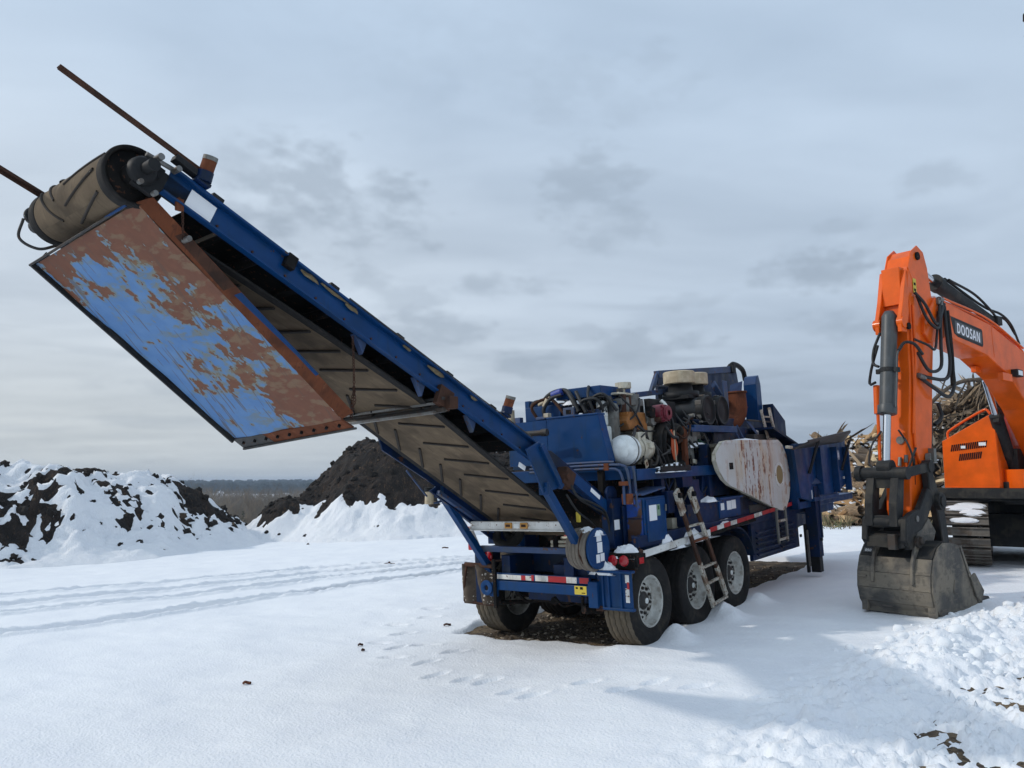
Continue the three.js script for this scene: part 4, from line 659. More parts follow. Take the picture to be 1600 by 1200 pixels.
  part(e, 'rod_cluster', M.steelDark, [tube([[.93, 2.3, -1.95], [.94, 2.0, -2.0], [.94, 1.85, -2.02]], .012), tube([[.96, 2.5, -2.12], [.99, 2.2, -2.16], [1.0, 1.8, -2.16]], .013), tube([[.9, 2.4, -2.25], [.93, 2.1, -2.3], [.94, 1.8, -2.3]], .016), tube([[.95, 2.62, -2.4], [1.02, 2.4, -2.42], [1.05, 2.0, -2.38]], .014)]);
  { // the tangle of hoses, lines, clamps and small fittings along the near side of the engine
    const q = rng(404), U = (a, b) => mix(a, b, q()), fm = [M.grey, M.dark, M.rustDark, M.shadedBlue, M.steelDark, M.cream];
    for (let k = 0; k < 46; k++) { const z = U(-3.0, -.45), y = U(2.05, 2.95), x = U(.74, .95), dz = U(-.45, .45), dy = U(-.5, .35), sag = U(.03, .14); part(e, 'engine_hose', k % 5 === 0 ? M.steelDark : k % 7 === 0 ? M.rustDark : M.hose, [tube([[x, y, z], [x + .05, y + dy * .3 - sag * .3, z + dz * .3], [x + .04, y + dy * .7 - sag, z + dz * .7], [x - .05, y + dy, z + dz]], U(.009, .024), 7, 18)]); }
    for (let k = 0; k < 40; k++) { const z = U(-2.9, -.5), y = U(2.1, 2.9), x = U(.74, .93), s = U(.03, .09); part(e, 'engine_fitting', fm[k % 6], [k % 3 ? box(s * U(.6, 1.2), s * U(.6, 1.6), s * U(.7, 1.8), x, y, z, U(-.3, .3), 0, U(-.2, .2)) : rod([x - s, y, z], [x + s * .4, y + U(-.02, .02), z], s * .5, s * .42, 12)]); }
    for (let k = 0; k < 30; k++) { const z = U(-3.4, -.6), y = U(1.35, 1.95), x = U(.86, 1.04), dz = U(-.4, .4); part(e, 'deck_line', k % 4 === 0 ? M.steelDark : k % 4 === 1 ? M.shadedBlue : M.hose, [tube([[x, 2.0, z], [x + .03, y + .2, z + dz * .3], [x + .02, y, z + dz], [x - .1, y - .15, z + dz * 1.4]], U(.01, .024), 7, 16)]); }
    for (let k = 0; k < 22; k++) { const z = U(-3.2, -.7), y = U(1.3, 1.95), x = U(.84, 1.0), s = U(.05, .13); part(e, 'deck_fitting', fm[(k * 5) % 6], [k % 2 ? box(s, s * U(.7, 1.5), s * U(.8, 2), x, y, z) : rod([x - s, y, z], [x + s * .3, y, z], s * .5, s * .5, 14)]); }
    for (let k = 0; k < 14; k++) { const x = U(-.6, .5), z = U(-.7, .05); part(e, 'valve_line', k % 3 ? M.hose : M.rustDark, [tube([[x, 2.88, z], [x + U(-.1, .15), U(3.0, 3.12), z + .05], [x + U(.0, .35), U(3.02, 3.16), z + U(-.1, .1)], [x + U(.1, .45), 2.9, z + U(-.1, .12)]], U(.011, .024), 7, 18)]); }
  }
  for (const m of e.children) { const n = m.name; if (n === 'coolant_bottle') m.position.set(.12, 0, .02); else if (n === 'mesh_muffler') m.position.set(.04, 0, .02); else if (n === 'alternator') m.position.set(.10, .03, .36); else if (['fuel_filter', 'cylinder_head', 'breather_cap', 'dip_tube', 'wiring', 'pump', 'lifting_eye'].includes(n)) m.position.set(0, 0, .14); }
  // air cleaners
  for (const [z, y] of [[-2.74, 2.985], [-3.27, 3.0]]) {
    const c = sub(G, 'air_cleaner');
    part(c, 'canister', M.blackPlastic, [lathe([[0, -.84], [.15, -.84], [.205, -.80], [.218, -.74], [.218, -.62], [.224, -.60], [.218, -.58], [.218, -.1], [0, -.1]], 'x', [.92, y, z], 44)]);
    part(c, 'end_cap', M.black, [lathe([[.219, -.13], [.236, -.12], [.240, -.01], [.228, .006], [.205, .006], [.198, -.022], [.12, -.03], [.1, -.02], [0, -.018]], 'x', [.92, y, z], 44)]);
    part(c, 'clip', M.steel, [box(.10, .07, .02, .84, y + .12, z + .215), box(.08, .06, .02, .84, y - .1, z + .218), box(.08, .02, .05, .84, y + .235, z + .05), box(.03, .08, .02, .2, y + .05, z + .22)]);
  }
  part(G, 'air_intake', M.black, [lathe([[.27, 0], [.29, .02], [.29, .10], [.20, .11], [.18, .24], [0, .24]], 'y', [.46, 3.21, -2.74], 40), lathe([[.25, 0], [.27, .02], [.27, .10], [.17, .11], [.15, .24], [0, .24]], 'y', [.46, 3.22, -3.25], 40), box2(.2, .72, 3.18, 3.24, -3.5, -2.48)]);
  part(G, 'pre_cleaner', M.tanPlastic, [lathe([[0, .0], [.24, 0], [.25, .015], [.25, .18], [.235, .197], [0, .2]], 'y', [.46, 3.44, -2.72], 44)]); part(G, 'pre_cleaner', M.tanPlastic, [lathe([[0, .0], [.22, 0], [.23, .015], [.23, .18], [.215, .197], [0, .2]], 'y', [.46, 3.45, -3.25], 44)]);
  part(G, 'filter_shelf', M.blue, [box2(.2, 1.0, 2.69, 2.74, -3.6, -2.0), box2(.9, 1.0, 2.64, 2.70, -3.6, -1.9)]);
  // exhaust
  part(G, 'exhaust_elbow', M.rust, [tube([[.45, 2.80, -3.7], [.56, 2.80, -4.0], [.66, 2.86, -4.25], [.72, 3.02, -4.36], [.72, 3.35, -4.38]], .155, 18, 30), lathe([[.155, 0], [.175, .0], [.175, .03], [.15, .03], [.14, -.02]], 'y', [.72, 3.35, -4.38], 28), box(.3, .01, .2, .72, 3.1, -4.38)]);
  part(G, 'rain_flap', M.greyBlue, [quad([.45, 3.36, -4.7], [.60, 3.36, -4.9], [.60, 3.62, -5.0], [.45, 3.55, -4.8], .012)]);
  part(G, 'linkage_rod', M.greyBlue, [rod([.85, 2.78, -3.75], [.95, 2.5, -3.8], .014), rod([.85, 2.78, -3.95], [.95, 2.5, -4.0], .014), bar([.9, 2.85, -4.3], [.98, 2.62, -4.5], .02, .05), bar([.6, 3.5, -3.7], [.85, 3.1, -3.55], .03, .12)]);
}
// hood frame and upper works
{
  part(G, 'hood_frame', M.greyBlue, [bar([.2, 3.16, -.95], [.2, 3.46, -3.7], .09, .08), bar([.0, 3.66, -2.85], [-.0, 3.98, -6.0], .10, .12), bar([.0, 3.36, -2.62], [0, 3.66, -2.85], .06, .07)]);
  part(G, 'hood_panel', M.shadedBlue, [quad([.02, 3.10, -2.8], [.02, 3.2, -6.4], [.02, 3.94, -6.2], [.02, 3.64, -2.85], .05), bar([.0, 3.36, -2.62], [.0, 3.64, -2.85], .05, .04)]);
  part(G, 'hood_latch', M.black, [box(.1, .14, .2, .03, 3.98, -5.95), tube([[.03, 4.02, -5.9], [.04, 4.08, -6.0], [.04, 3.98, -6.5], [.03, 3.8, -6.6]], .05), rod([.03, 3.9, -5.95], [.03, 4.08, -5.95], .06)]);
  part(G, 'mast_post', M.blue, [box2(.46, .70, 2.75, 3.58, -5.62, -5.38), prism([[-5.38, 3.58], [-5.44, 3.72], [-5.54, 3.75], [-5.62, 3.58]], .46, .70)]); part(G, 'mast_brace', M.shadedBlue, [prism([[-5.62, 3.5], [-6.9, 2.5], [-5.62, 2.5]], .42, .5), prism([[-5.62, 3.2], [-6.2, 2.9], [-6.2, 2.5], [-5.62, 2.5]], .7, .9)]);
  part(G, 'upper_rail', M.steelDark, [bar([.95, 2.86, -4.2], [1.0, 2.84, -5.2], .03, .03), box2(.5, 1.0, 2.45, 2.62, -5.3, -4.3)]); part(G, 'white_label', M.label, [box2(.91, .915, 2.62, 2.70, -4.75, -4.6, .001), box2(.82, .825, 2.68, 2.74, -4.2, -4.12, .001)]);
  part(G, 'side_window', M.greyBlue, [box2(.86, .88, 3.02, 3.5, -3.62, -3.45)]);
}

// ---------------------------------------------------------------- discharge conveyor of the grinder
const al = Math.atan(.4715), ca = Math.cos(al), sa = Math.sin(al);
const cv = (x, u, v) => [x, 2.51 + u * sa + v * ca, 1.6 + u * ca - v * sa];         // along the boom (u), square to it (v)
const upV = [0, ca, -sa];
const cbar = (x, u0, u1, v, w, t) => bar(cv(x, u0, v), cv(x, u1, v), w, t, upV, .004);
const C = G;
{
  const U0 = -.15, U1 = 4.62;
  for (const s of [1, -1]) {
    const b = part(C, 'conveyor_beam', M.blue, [cbar(s * .715, U0, U1, -.115, .02, .20), cbar(s * .74, U0, U1, -.016, .085, .02), cbar(s * .735, U0, U1, -.212, .07, .016), cbar(s * .70, U0, U1, -.002, .02, .03)]);
    part(b, 'idler_bracket', M.black, [.78, 1.50, 2.22, 3.05, 4.25].map(u => box(.06, .05, .10, ...cv(s * .725, u, .018), -al))); part(b, 'side_block', M.dark, [box(.06, .12, .10, ...cv(s * .755, 3.52, -.05), -al)]);
    part(b, 'mud_patch', std({ map: paintTex([118, 104, 78], [140, 124, 96], [88, 76, 56], { amt: 1, rep: .3, seed: 560 }), roughness: 1 }), [[1.05, .10], [1.55, .26], [2.05, .12], [2.75, .14], [2.9, .3], [3.2, .2]].map(([u, L], i) => { const g = blob(1, 570 + i, 1, .3); g.scale(.006, .022, L * .5); g.rotateX(-al); return g.translate(...cv(s * .753, u + L / 2, -.03 - (i % 2) * .02)); }));
    part(b, 'bolt', M.rustDark, Array.from({ length: 14 }, (_, i) => rod(cv(s * .725, .2 + i * .33, -.17), cv(s * .735, .2 + i * .33, -.17), .011, .011, 6)));
    part(b, 'air_pipe', M.steelDark, [rod(cv(s * .79, .1, -.005), cv(s * .79, 2.9, -.005), .006, .008, 6)]);
  }
  // decks and cross members seen from below
  part(C, 'conveyor_pan', M.dark, [bar(cv(0, U0, -.02), cv(0, 4.3, -.02), 1.38, .012, upV), ...[.9, 1.7, 2.5, 3.3, 4.05].map(u => bar(cv(-.7, u, -.13), cv(.7, u, -.13), .06, .06, upV)), ...[.35, 1.3, 2.1, 2.9, 3.7].map(u => rod(cv(-.62, u, -.10), cv(.62, u, -.10), .045))]);
  for (const u of [.9, 1.7, 2.5]) part(C, 'corner_gusset', M.greyBlue, [prism([[0, 0], [.16, 0], [0, -.12]].map(([a, b]) => { const q = cv(0, u + a, -.2 + b); return [q[2], q[1]]; }), .62, .68)]);
  const line = [[5.98, 4.18], [5.35, 3.89], [4.3, 3.43], [3.2, 2.92], [2.4, 2.46], [1.5, 1.955], [.7, 1.50], [.45, 1.36]];      // carrying line of the return run (z, y)
  const bg = []; for (let i = 0; i + 1 < line.length; i++) { const [z0, y0] = line[i], [z1, y1] = line[i + 1]; bg.push(quad([-.54, y0, z0], [-.54, y1, z1], [.52, y1, z1], [.52, y0, z0], .012)); }
  const belt = part(C, 'conveyor_belt', M.belt, bg), yAt = z => { for (let i = 0; i + 1 < line.length; i++) if (z <= line[i][0] && z >= line[i + 1][0]) return mix(line[i + 1][1], line[i][1], (z - line[i + 1][0]) / (line[i][0] - line[i + 1][0])); return 1.4; };
  part(belt, 'belt_edge', M.rubber, [-.58, .56].flatMap(x => line.slice(0, -1).map(([z, y], i) => bar([x, y + .012, z], [x, line[i + 1][1] + .012, line[i + 1][0]], .09, .02, [0, ca, -sa]))));
  for (let k = 0; k < 15; k++) { const z = 5.55 - k * .333 + (k % 3) * .012; if (z < .9) break; part(belt, 'cleat', M.cleat, bar([-.05, yAt(z) - .008, z], [.49, yAt(z - .13) - .008, z - .13], .028, .024, [0, 1, -.5])); part(belt, 'cleat', M.cleat, bar([-.2, yAt(z - .09) - .008, z - .09], [-.52, yAt(z - .45) - .008, z - .45], .028, .024, [0, 1, -.5])); }
  part(C, 'return_roller', M.steelDark, [rod([-.78, 2.84, 3.03], [.78, 2.86, 3.03], .055, .055, 20), bar([-.8, 2.79, 3.10], [.8, 2.81, 3.10], .05, .045), bar([-.8, 2.90, 3.10], [.8, 2.92, 3.10], .05, .03)]); part(C, 'roller_bracket', M.rustDark, [box(.06, .2, .2, .76, 2.93, 3.06, -al), box(.06, .2, .2, -.76, 2.93, 3.06, -al), box(.12, .12, .12, .80, 2.88, 3.02)]); part(C, 'roller_bar', M.steel, [bar([-.78, 2.775, 3.15], [.72, 2.79, 3.15], .05, .03), bar([-.78, 2.865, 3.125], [.72, 2.88, 3.125], .03, .03)]);
  // wound belt on the head pulley
  const hc = [0, 4.40, 6.0], pulley = sub(C, 'head_pulley');
  part(pulley, 'wrapped_belt', M.belt, lathe([[.2, -.60], [.212, -.595], [.215, -.3], [.216, 0], [.215, .3], [.212, .50], [.2, .505]], 'x', hc, 64));
  part(pulley, 'belt_edge', M.rubber, [lathe([[.205, -.71], [.217, -.70], [.217, -.60], [.20, -.595]], 'x', hc, 56), lathe([[.20, .50], [.217, .505], [.217, .60], [.208, .612], [.195, .612], [.19, .52]], 'x', hc, 56), lathe([[.222, .585], [.226, .60], [.212, .63], [.2, .60]], 'x', hc, 56)]);
  part(pulley, 'pulley_end', M.dark, [lathe([[0, .585], [.19, .58], [.19, .5]], 'x', hc, 40), lathe([[.09, .58], [.09, .64], [.06, .66], [0, .66]], 'x', hc, 28), rod([-.85, hc[1], hc[2]], [.86, hc[1], hc[2]], .038)]);
  for (let k = 0; k < 6; k++) { const a0 = -1.2 + k * .75, pts = [], p2 = []; for (let j = 0; j <= 10; j++) { const t = j / 10, a = a0 + t * .62, b = a0 + .35 + t * 1.5; pts.push([-.05 + .5 * t, hc[1] + .218 * Math.sin(a), hc[2] + .218 * Math.cos(a)]); p2.push([-.2 - .34 * t, hc[1] + .218 * Math.sin(b), hc[2] + .218 * Math.cos(b)]); } part(pulley, 'cleat', M.cleat, tube(pts, .011, 6)); part(pulley, 'cleat', M.cleat, tube(p2, .011, 6)); }
  part(C, 'pulley_bearing', M.black, [lathe([[0, .05], [.07, .05], [.10, .02], [.105, -.03]], 'x', [.74, 4.40, 6.0], 28), rod([.78, 4.40, 6.0], [.9, 4.40, 6.0], .045), box(.05, .24, .16, .70, 4.38, 5.95, -al), box(.05, .16, .4, .70, 4.36, 5.85, -al)]);
  part(C, 'take_up_bolt', M.steel, [rod([.74, 4.53, 5.98], [.74, 4.45, 5.72], .018), rod([.78, 4.49, 5.93], [.86, 4.49, 5.93], .025), rod([.78, 4.44, 5.80], [.86, 4.44, 5.80], .022), rod([.76, 4.24, 5.94], [.8, 4.24, 5.94], .02), rod([.76, 4.30, 6.04], [.8, 4.3, 6.04], .018)]);
  part(C, 'left_bearing', M.steelDark, [box(.05, .2, .3, -.78, 4.36, 5.98, -al), rod([-.86, 4.36, 6.1], [-.74, 4.36, 6.1], .06), lathe([[.05, 0], [.075, .0], [.075, .025], [.05, .025], [.05, 0]], 'x', [-.86, 4.44, 6.12], 24), tube([[-.84, 4.40, 6.2], [-.86, 4.24, 6.22], [-.8, 4.16, 6.1], [-.74, 4.2, 5.98]], .012), rod([-.82, 4.34, 6.14], [-.80, 4.2, 5.9], .02), rod([-.78, 4.3, 6.05], [-.78, 4.2, 5.8], .016)]);
  // long angle irons reaching past the head, stub rollers
  part(C, 'angle_iron', M.rustDark, [bar([.77, 4.515, 5.60], [.77, 4.935, 6.57], .012, .055, [1, 0, 0]), bar([.79, 4.50, 5.605], [.79, 4.92, 6.575], .045, .010, [1, 0, 0])]);
  part(C, 'angle_iron', M.rustDark, [bar([-.77, 4.56, 5.95], [-.77, 4.96, 6.87], .012, .055, [1, 0, 0]), bar([-.79, 4.545, 5.955], [-.79, 4.945, 6.875], .045, .010, [1, 0, 0])]);
  part(C, 'iron_mount', M.black, [box(.08, .05, .3, .77, 4.485, 5.66, -al), box(.08, .06, .3, -.76, 4.5, 5.9, -al)]);
  for (const [x, u] of [[.80, 4.42], [.80, .62]]) { const a = cv(x, u, .03), b = [a[0] + .05, a[1] + .17, a[2] - .03]; const r = part(C, 'guide_roller', M.rust, [rod([a[0] + .012, a[1] + .06, a[2] - .01], b, .052, .052, 20)]); part(r, 'roller_base', M.shadedBlue, [rod(a, [a[0] + .016, a[1] + .07, a[2] - .012], .058, .058, 20), box(.1, .03, .12, ...cv(x - .02, u, .015), -al)]); part(r, 'roller_cap', M.grey, [rod([b[0] - .006, b[1] - .02, b[2] + .004], [b[0] + .003, b[1] + .01, b[2]], .054, .054, 20)]); }
  { const a = [-.86, 2.04, 1.66], r = part(C, 'guide_roller', M.tanPlastic, [rod([a[0], a[1] - .03, a[2]], [a[0] - .02, a[1] - .20, a[2]], .055, .055, 20)]); part(r, 'roller_base', M.black, [rod(a, [a[0], a[1] - .05, a[2]], .065, .065, 20)]); }
  part(C, 'white_label', M.label, [bar(cv(.730, 4.22, -.115), cv(.730, 4.44, -.115), .008, .14, upV, .001)]); part(C, 'white_label', M.label, [bar(cv(.72, .02, -.34), cv(.72, .14, -.34), .01, .05, upV, .001)]);
  part(C, 'shackle', M.rust, [box(.03, .09, .06, .745, 4.215, 5.74)]);
  // belt pan side, lower side plates and lift cylinder
  part(C, 'tail_plate', M.shadedBlue, [prism([[1.75, 2.0], [1.5, 2.1], [.1, 1.45], [.1, 1.2], [.6, 1.3]], -.80, -.76), prism([[2.6, 2.78], [1.55, 2.28], [1.5, 1.98], [2.5, 2.5]], -.79, -.76), prism([[1.55, 2.42], [1.3, 2.4], [.1, 1.78], [.1, 1.5], [1.2, 2.05]], .72, .76)]);
  part(C, 'tail_rail', M.greyBlue, [bar([-.72, 1.98, 1.66], [-.72, 1.42, .65], .06, .05), bar([-.80, 2.26, 2.1], [-.86, 1.94, 1.72], .02, .02), tube([[-.86, 1.97, 1.76], [-.86, 1.9, 1.66], [-.84, 1.85, 1.62], [-.82, 1.86, 1.5]], .012), rod([-.8, 1.86, 1.5], [-.8, 1.5, .9], .014)]);
  part(C, 'pivot_plate', M.blue, [prism([[1.86, 2.42], [1.62, 2.50], [1.36, 2.26], [1.24, 1.98], [1.58, 1.93]], .80, .83), bar([.85, 2.46, 1.62], [.85, 1.98, 1.27], .05, .07)]);
  const cy = part(C, 'lift_cylinder', M.blue, [bar([.83, 2.12, 1.12], [.83, 1.66, .28], .11, .13)]); part(cy, 'white_label', M.label, bar([.887, 1.93, .72], [.887, 1.82, .53], .004, .05, [0, 1, 0], .001)); part(cy, 'cylinder_clevis', M.rustDark, [box(.14, .2, .2, .83, 2.08, 1.16, -.5), rod([.72, 2.1, 1.22], [.93, 2.1, 1.22], .04), box(.12, .16, .1, .83, 1.66, .28, -.5)]);
  part(C, 'cylinder_hose', M.hose, [tube([[.9, 2.0, 1.15], [.93, 1.88, 1.1], [.93, 1.78, .8], [.92, 1.66, .5], [.9, 1.45, .35]], .014), tube([[.88, 1.96, 1.1], [.9, 1.84, 1.0], [.9, 1.72, .72], [.9, 1.58, .42], [.9, 1.35, .36]], .014), tube([[.86, 1.9, 1.2], [.86, 1.7, 1.0], [.84, 1.55, .7], [.84, 1.4, .5]], .012)]);
  part(C, 'upright', M.shadedBlue, [box2(.80, .96, 1.2, 1.80, .12, .38), lathe([[0, 0], [.11, 0], [.11, .05], [0, .05]], 'x', [.85, 1.84, .26], 24), box2(.98, 1.0, 1.2, 1.7, .12, .2)]); part(C, 'upright_label', M.label, [box2(.962, .965, 1.42, 1.54, .24, .36, .001)]);
  part(C, 'dark_backing', M.dark, [box2(-.75, .78, 1.05, 2.0, -.35, -.25), box2(.72, .80, 1.3, 2.15, -.2, .3)]);
  // deflector tray hung on chains under the head
  const A = [-.76, 4.02, 6.13], B = [.62, 4.20, 5.99], Cc = [.64, 2.70, 4.22], D = [-.70, 2.62, 4.42], NU = 24, NV = 28;
  const pos = [], uv = [], idx = []; for (let j = 0; j <= NV; j++) for (let i = 0; i <= NU; i++) { const u = i / NU, v = j / NV; for (let k = 0; k < 3; k++) pos.push(mix(mix(A[k], B[k], u), mix(D[k], Cc[k], u), v) + (k ? (fbm(u * 4, v * 5, 3, 580) - .5) * .022 * (k === 1 ? 1 : -1) : 0)); uv.push(u, v); }
  for (let j = 0; j < NV; j++) for (let i = 0; i < NU; i++) { const a = j * (NU + 1) + i, b = a + 1, c = a + NU + 1, d = c + 1; idx.push(a, c, b, b, c, d); }
  const pg = new THREE.BufferGeometry(); pg.setAttribute('position', new THREE.Float32BufferAttribute(pos, 3)); pg.setAttribute('uv', new THREE.Float32BufferAttribute(uv, 2)); pg.setIndex(idx); pg.computeVertexNormals();
  const panM = std({ side: THREE.DoubleSide, roughness: .7, map: tex(1024, 1024, (u, v) => {
    const wu = u + (fbm(u * 5, v * 5, 3, 590) - .5) * .10, wv = v + (fbm(u * 5 + 7, v * 5, 3, 592) - .5) * .10;
    const n = fbm(wu * 5.5 + wv * 2.5, wv * 8 - wu * 3, 6, 594), f = fbm(u * 34 + v * 12, v * 40 - u * 16, 4, 596), m = fbm(u * 15, v * 19, 4, 598);
    let s = .80 - .55 * (u - .40) * sstep(.30, .9, u) * 1.6 - .5 * sstep(.15, .03, v + (m - .5) * .1 + u * .05) + .15 * sstep(.5, .1, u) * sstep(.1, .3, v) - .55 * sstep(.52, .86, v) * sstep(.42, .85, u) + .2 * sstep(.86, .97, u) * sstep(.36, .42, v) * sstep(.78, .74, v) * 3 + (n - .5) * 1.9 + (f - .5) * .8 + (m - .5) * .45;
    s -= .22 * Math.exp(-Math.pow((u - .62) / .2, 2) - Math.pow((v - .38) / .2, 2));
    const paint = mix3([76, 118, 170], [98, 136, 180], m), prim = mix3([122, 76, 54], [100, 62, 45], f * .6 + m * .4);
    let c = s > .5 ? paint : prim; const e = Math.abs(s - .5);
    if (s > .5 && e < .24) c = mix3([126, 124, 108], c, Math.pow(e / .24, .7)); if (s <= .5 && e < .012) c = [70, 42, 32];
    c = mix3(c, [130, 118, 92], sstep(.5, .75, fbm(u * 7 + v * 34, v * 26 - u * 12, 4, 601)) * .5 * sstep(.2, .45, u));
    const sc = fbm(u * 60 + v * 24, v * 5 - u * 3, 3, 603); if (sc > .7) c = mix3(c, [92, 70, 58], .5);
    return c;
  }) });
  const tray = sub(C, 'deflector_tray');
  part(tray, 'tray_sheet', panM, pg, { keepUV: true });
  const bm = M.rust, cm = M.blue;
  part(tray, 'tray_flange', bm, [quad([.62, 4.205, 5.992], [.64, 2.705, 4.222], [.70, 2.76, 4.14], [.68, 4.25, 5.90], .012)]); part(tray, 'tray_flange', cm, [quad([.628, 3.62, 5.29], [.6365, 3.02, 4.58], [.70, 3.07, 4.50], [.69, 3.66, 5.21], .022)]); part(tray, 'tray_flange', M.rustDark, [quad([.62, 4.0, 5.75], [.63, 3.66, 5.34], [.69, 3.70, 5.26], [.685, 4.04, 5.66], .020)]);
  part(tray, 'rubber_flap', M.black, [quad([-.765, 4.03, 6.13], [-.765, 4.13, 6.06], [-.71, 2.72, 4.34], [-.71, 2.615, 4.42], .02), bar([-.775, 4.02, 6.15], [-.71, 2.60, 4.42], .03, .05)]);
  part(tray, 'upper_edge', M.steelDark, [bar([-.80, 4.02, 6.15], [.50, 4.195, 6.02], .05, .018, [0, .8, .6])]); part(tray, 'upper_edge', cm, [bar([.28, 4.17, 6.04], [.56, 4.20, 6.02], .055, .02, [0, .8, .6])]);
  const lip = part(tray, 'bolted_lip', M.rust, [quad([-.70, 2.615, 4.425], [-.72, 2.535, 4.30], [.66, 2.63, 4.11], [.64, 2.695, 4.225], .016)]);
  part(lip, 'steel_end', M.steelDark, [quad([-.705, 2.613, 4.43], [-.725, 2.533, 4.305], [-.30, 2.562, 4.245], [-.32, 2.638, 4.37], .008), bar([-.73, 2.525, 4.30], [.68, 2.625, 4.10], .035, .02)]);
  for (let k = 0; k < 9; k++) { const u = .06 + k * .11, y = mix(2.575, 2.66, u), z = mix(4.375, 4.175, u); part(lip, 'bolt', M.dark, rod([mix(-.71, .65, u), y - .014, z + .010], [mix(-.71, .65, u), y + .01, z], .014, .014, 8)); }
  function chain(pts, n) { const c = new THREE.CatmullRomCurve3(pts.map(p => V(...p))), gs = []; for (let k = 0; k < n; k++) { const t = (k + .5) / n, p = c.getPointAt(t), d = c.getTangentAt(t), L = c.getLength() / n; const g = new THREE.TorusGeometry(L * .40, L * .17, 6, 12); g.scale(.95, 1.35, 1); if (k % 2) g.rotateY(Math.PI / 2); g.applyQuaternion(new THREE.Quaternion().setFromUnitVectors(V(0, 1, 0), d)); gs.push(g.translate(p.x, p.y, p.z)); } return gs; }
  part(C, 'chain', M.rustDark, chain([[.75, 4.2, 5.72], [.72, 4.08, 5.70], [.68, 3.985, 5.68]], 11)); part(C, 'chain_bolt', M.steel, [rod([.66, 3.985, 5.66], [.74, 3.985, 5.66], .022)]);
  part(C, 'chain', M.rustDark, [...chain([[.75, 3.42, 4.17], [.73, 3.2, 4.15], [.69, 2.98, 4.12], [.66, 2.86, 4.12], [.62, 2.72, 4.10]], 28), ...chain([[.69, 2.98, 4.12], [.74, 2.85, 4.16], [.66, 2.74, 4.14]], 10)]);
}
// snow lying on the machine
{
  const gs = [], lump = (x, y, z, sx, sy, sz, seed) => {
    const n = 18, pos = [], idx = [];
    for (let j = 0; j <= n; j++) for (let i = 0; i <= n; i++) { const u = (i / n - .5) * 2.3, v = (j / n - .5) * 2.3, w = (fbm(u * 1.5 + seed * 7, v * 1.5, 3, seed) - .5), q = Math.hypot(u, v) + w * .9; pos.push(x + u * sx, y - sy * .45 + sy * 1.5 * Math.pow(Math.max(0, 1 - q), .75) * (.6 + .9 * fbm(u * 2.6 + seed, v * 2.6, 3, seed + 5)) - (q > 1 ? .03 : 0), z + v * sz); }
    for (let j = 0; j < n; j++) for (let i = 0; i < n; i++) { const a = j * (n + 1) + i, b = a + 1, c = a + n + 1, d = c + 1; idx.push(a, c, b, b, c, d); }
    const g = new THREE.BufferGeometry(); g.setAttribute('position', new THREE.Float32BufferAttribute(pos, 3)); g.setAttribute('uv', new THREE.Float32BufferAttribute(new Float32Array(pos.length / 3 * 2), 2)); g.setIndex(idx); g.computeVertexNormals(); gs.push(g);
  };
  lump(1.16, 1.18, .47, .16, .08, .12, 1); lump(1.08, 1.19, .42, .10, .06, .10, 2); lump(.98, 1.0, .68, .16, .07, .07, 3); lump(1.02, 1.0, .60, .10, .08, .09, 19); lump(.86, 1.45, .80, .16, .05, .10, 4); lump(1.16, 1.19, -.75, .14, .12, .32, 5); lump(1.18, 1.22, -1.15, .14, .12, .3, 6); lump(1.12, 1.2, -1.6, .15, .07, .3, 7); lump(1.2, 1.25, -.45, .08, .09, .16, 21);
  lump(1.14, 2.13, -.85, .10, .055, .40, 8); lump(1.1, 2.15, -1.1, .1, .05, .18, 9); lump(1.12, 1.66, -2.0, .10, .03, .2, 10); lump(1.16, 2.49, -3.4, .14, .03, 1.05, 11); lump(.92, 2.445, -2.25, .08, .03, .26, 13);
  lump(.12, 3.08, -.12, .16, .035, .1, 14); lump(.2, 3.5, -3.0, .1, .04, .3, 15); lump(1.2, 1.32, -2.3, .05, .03, .3, 16);  
  const s = tag(new THREE.Mesh(merged(gs), M.snow), 'machine_snow', 'small heaps of snow lying on the fenders and ledges of the blue grinder', 'snow', { kind: 'stuff' });
  s.position.copy(G.position); s.rotation.copy(G.rotation);
}

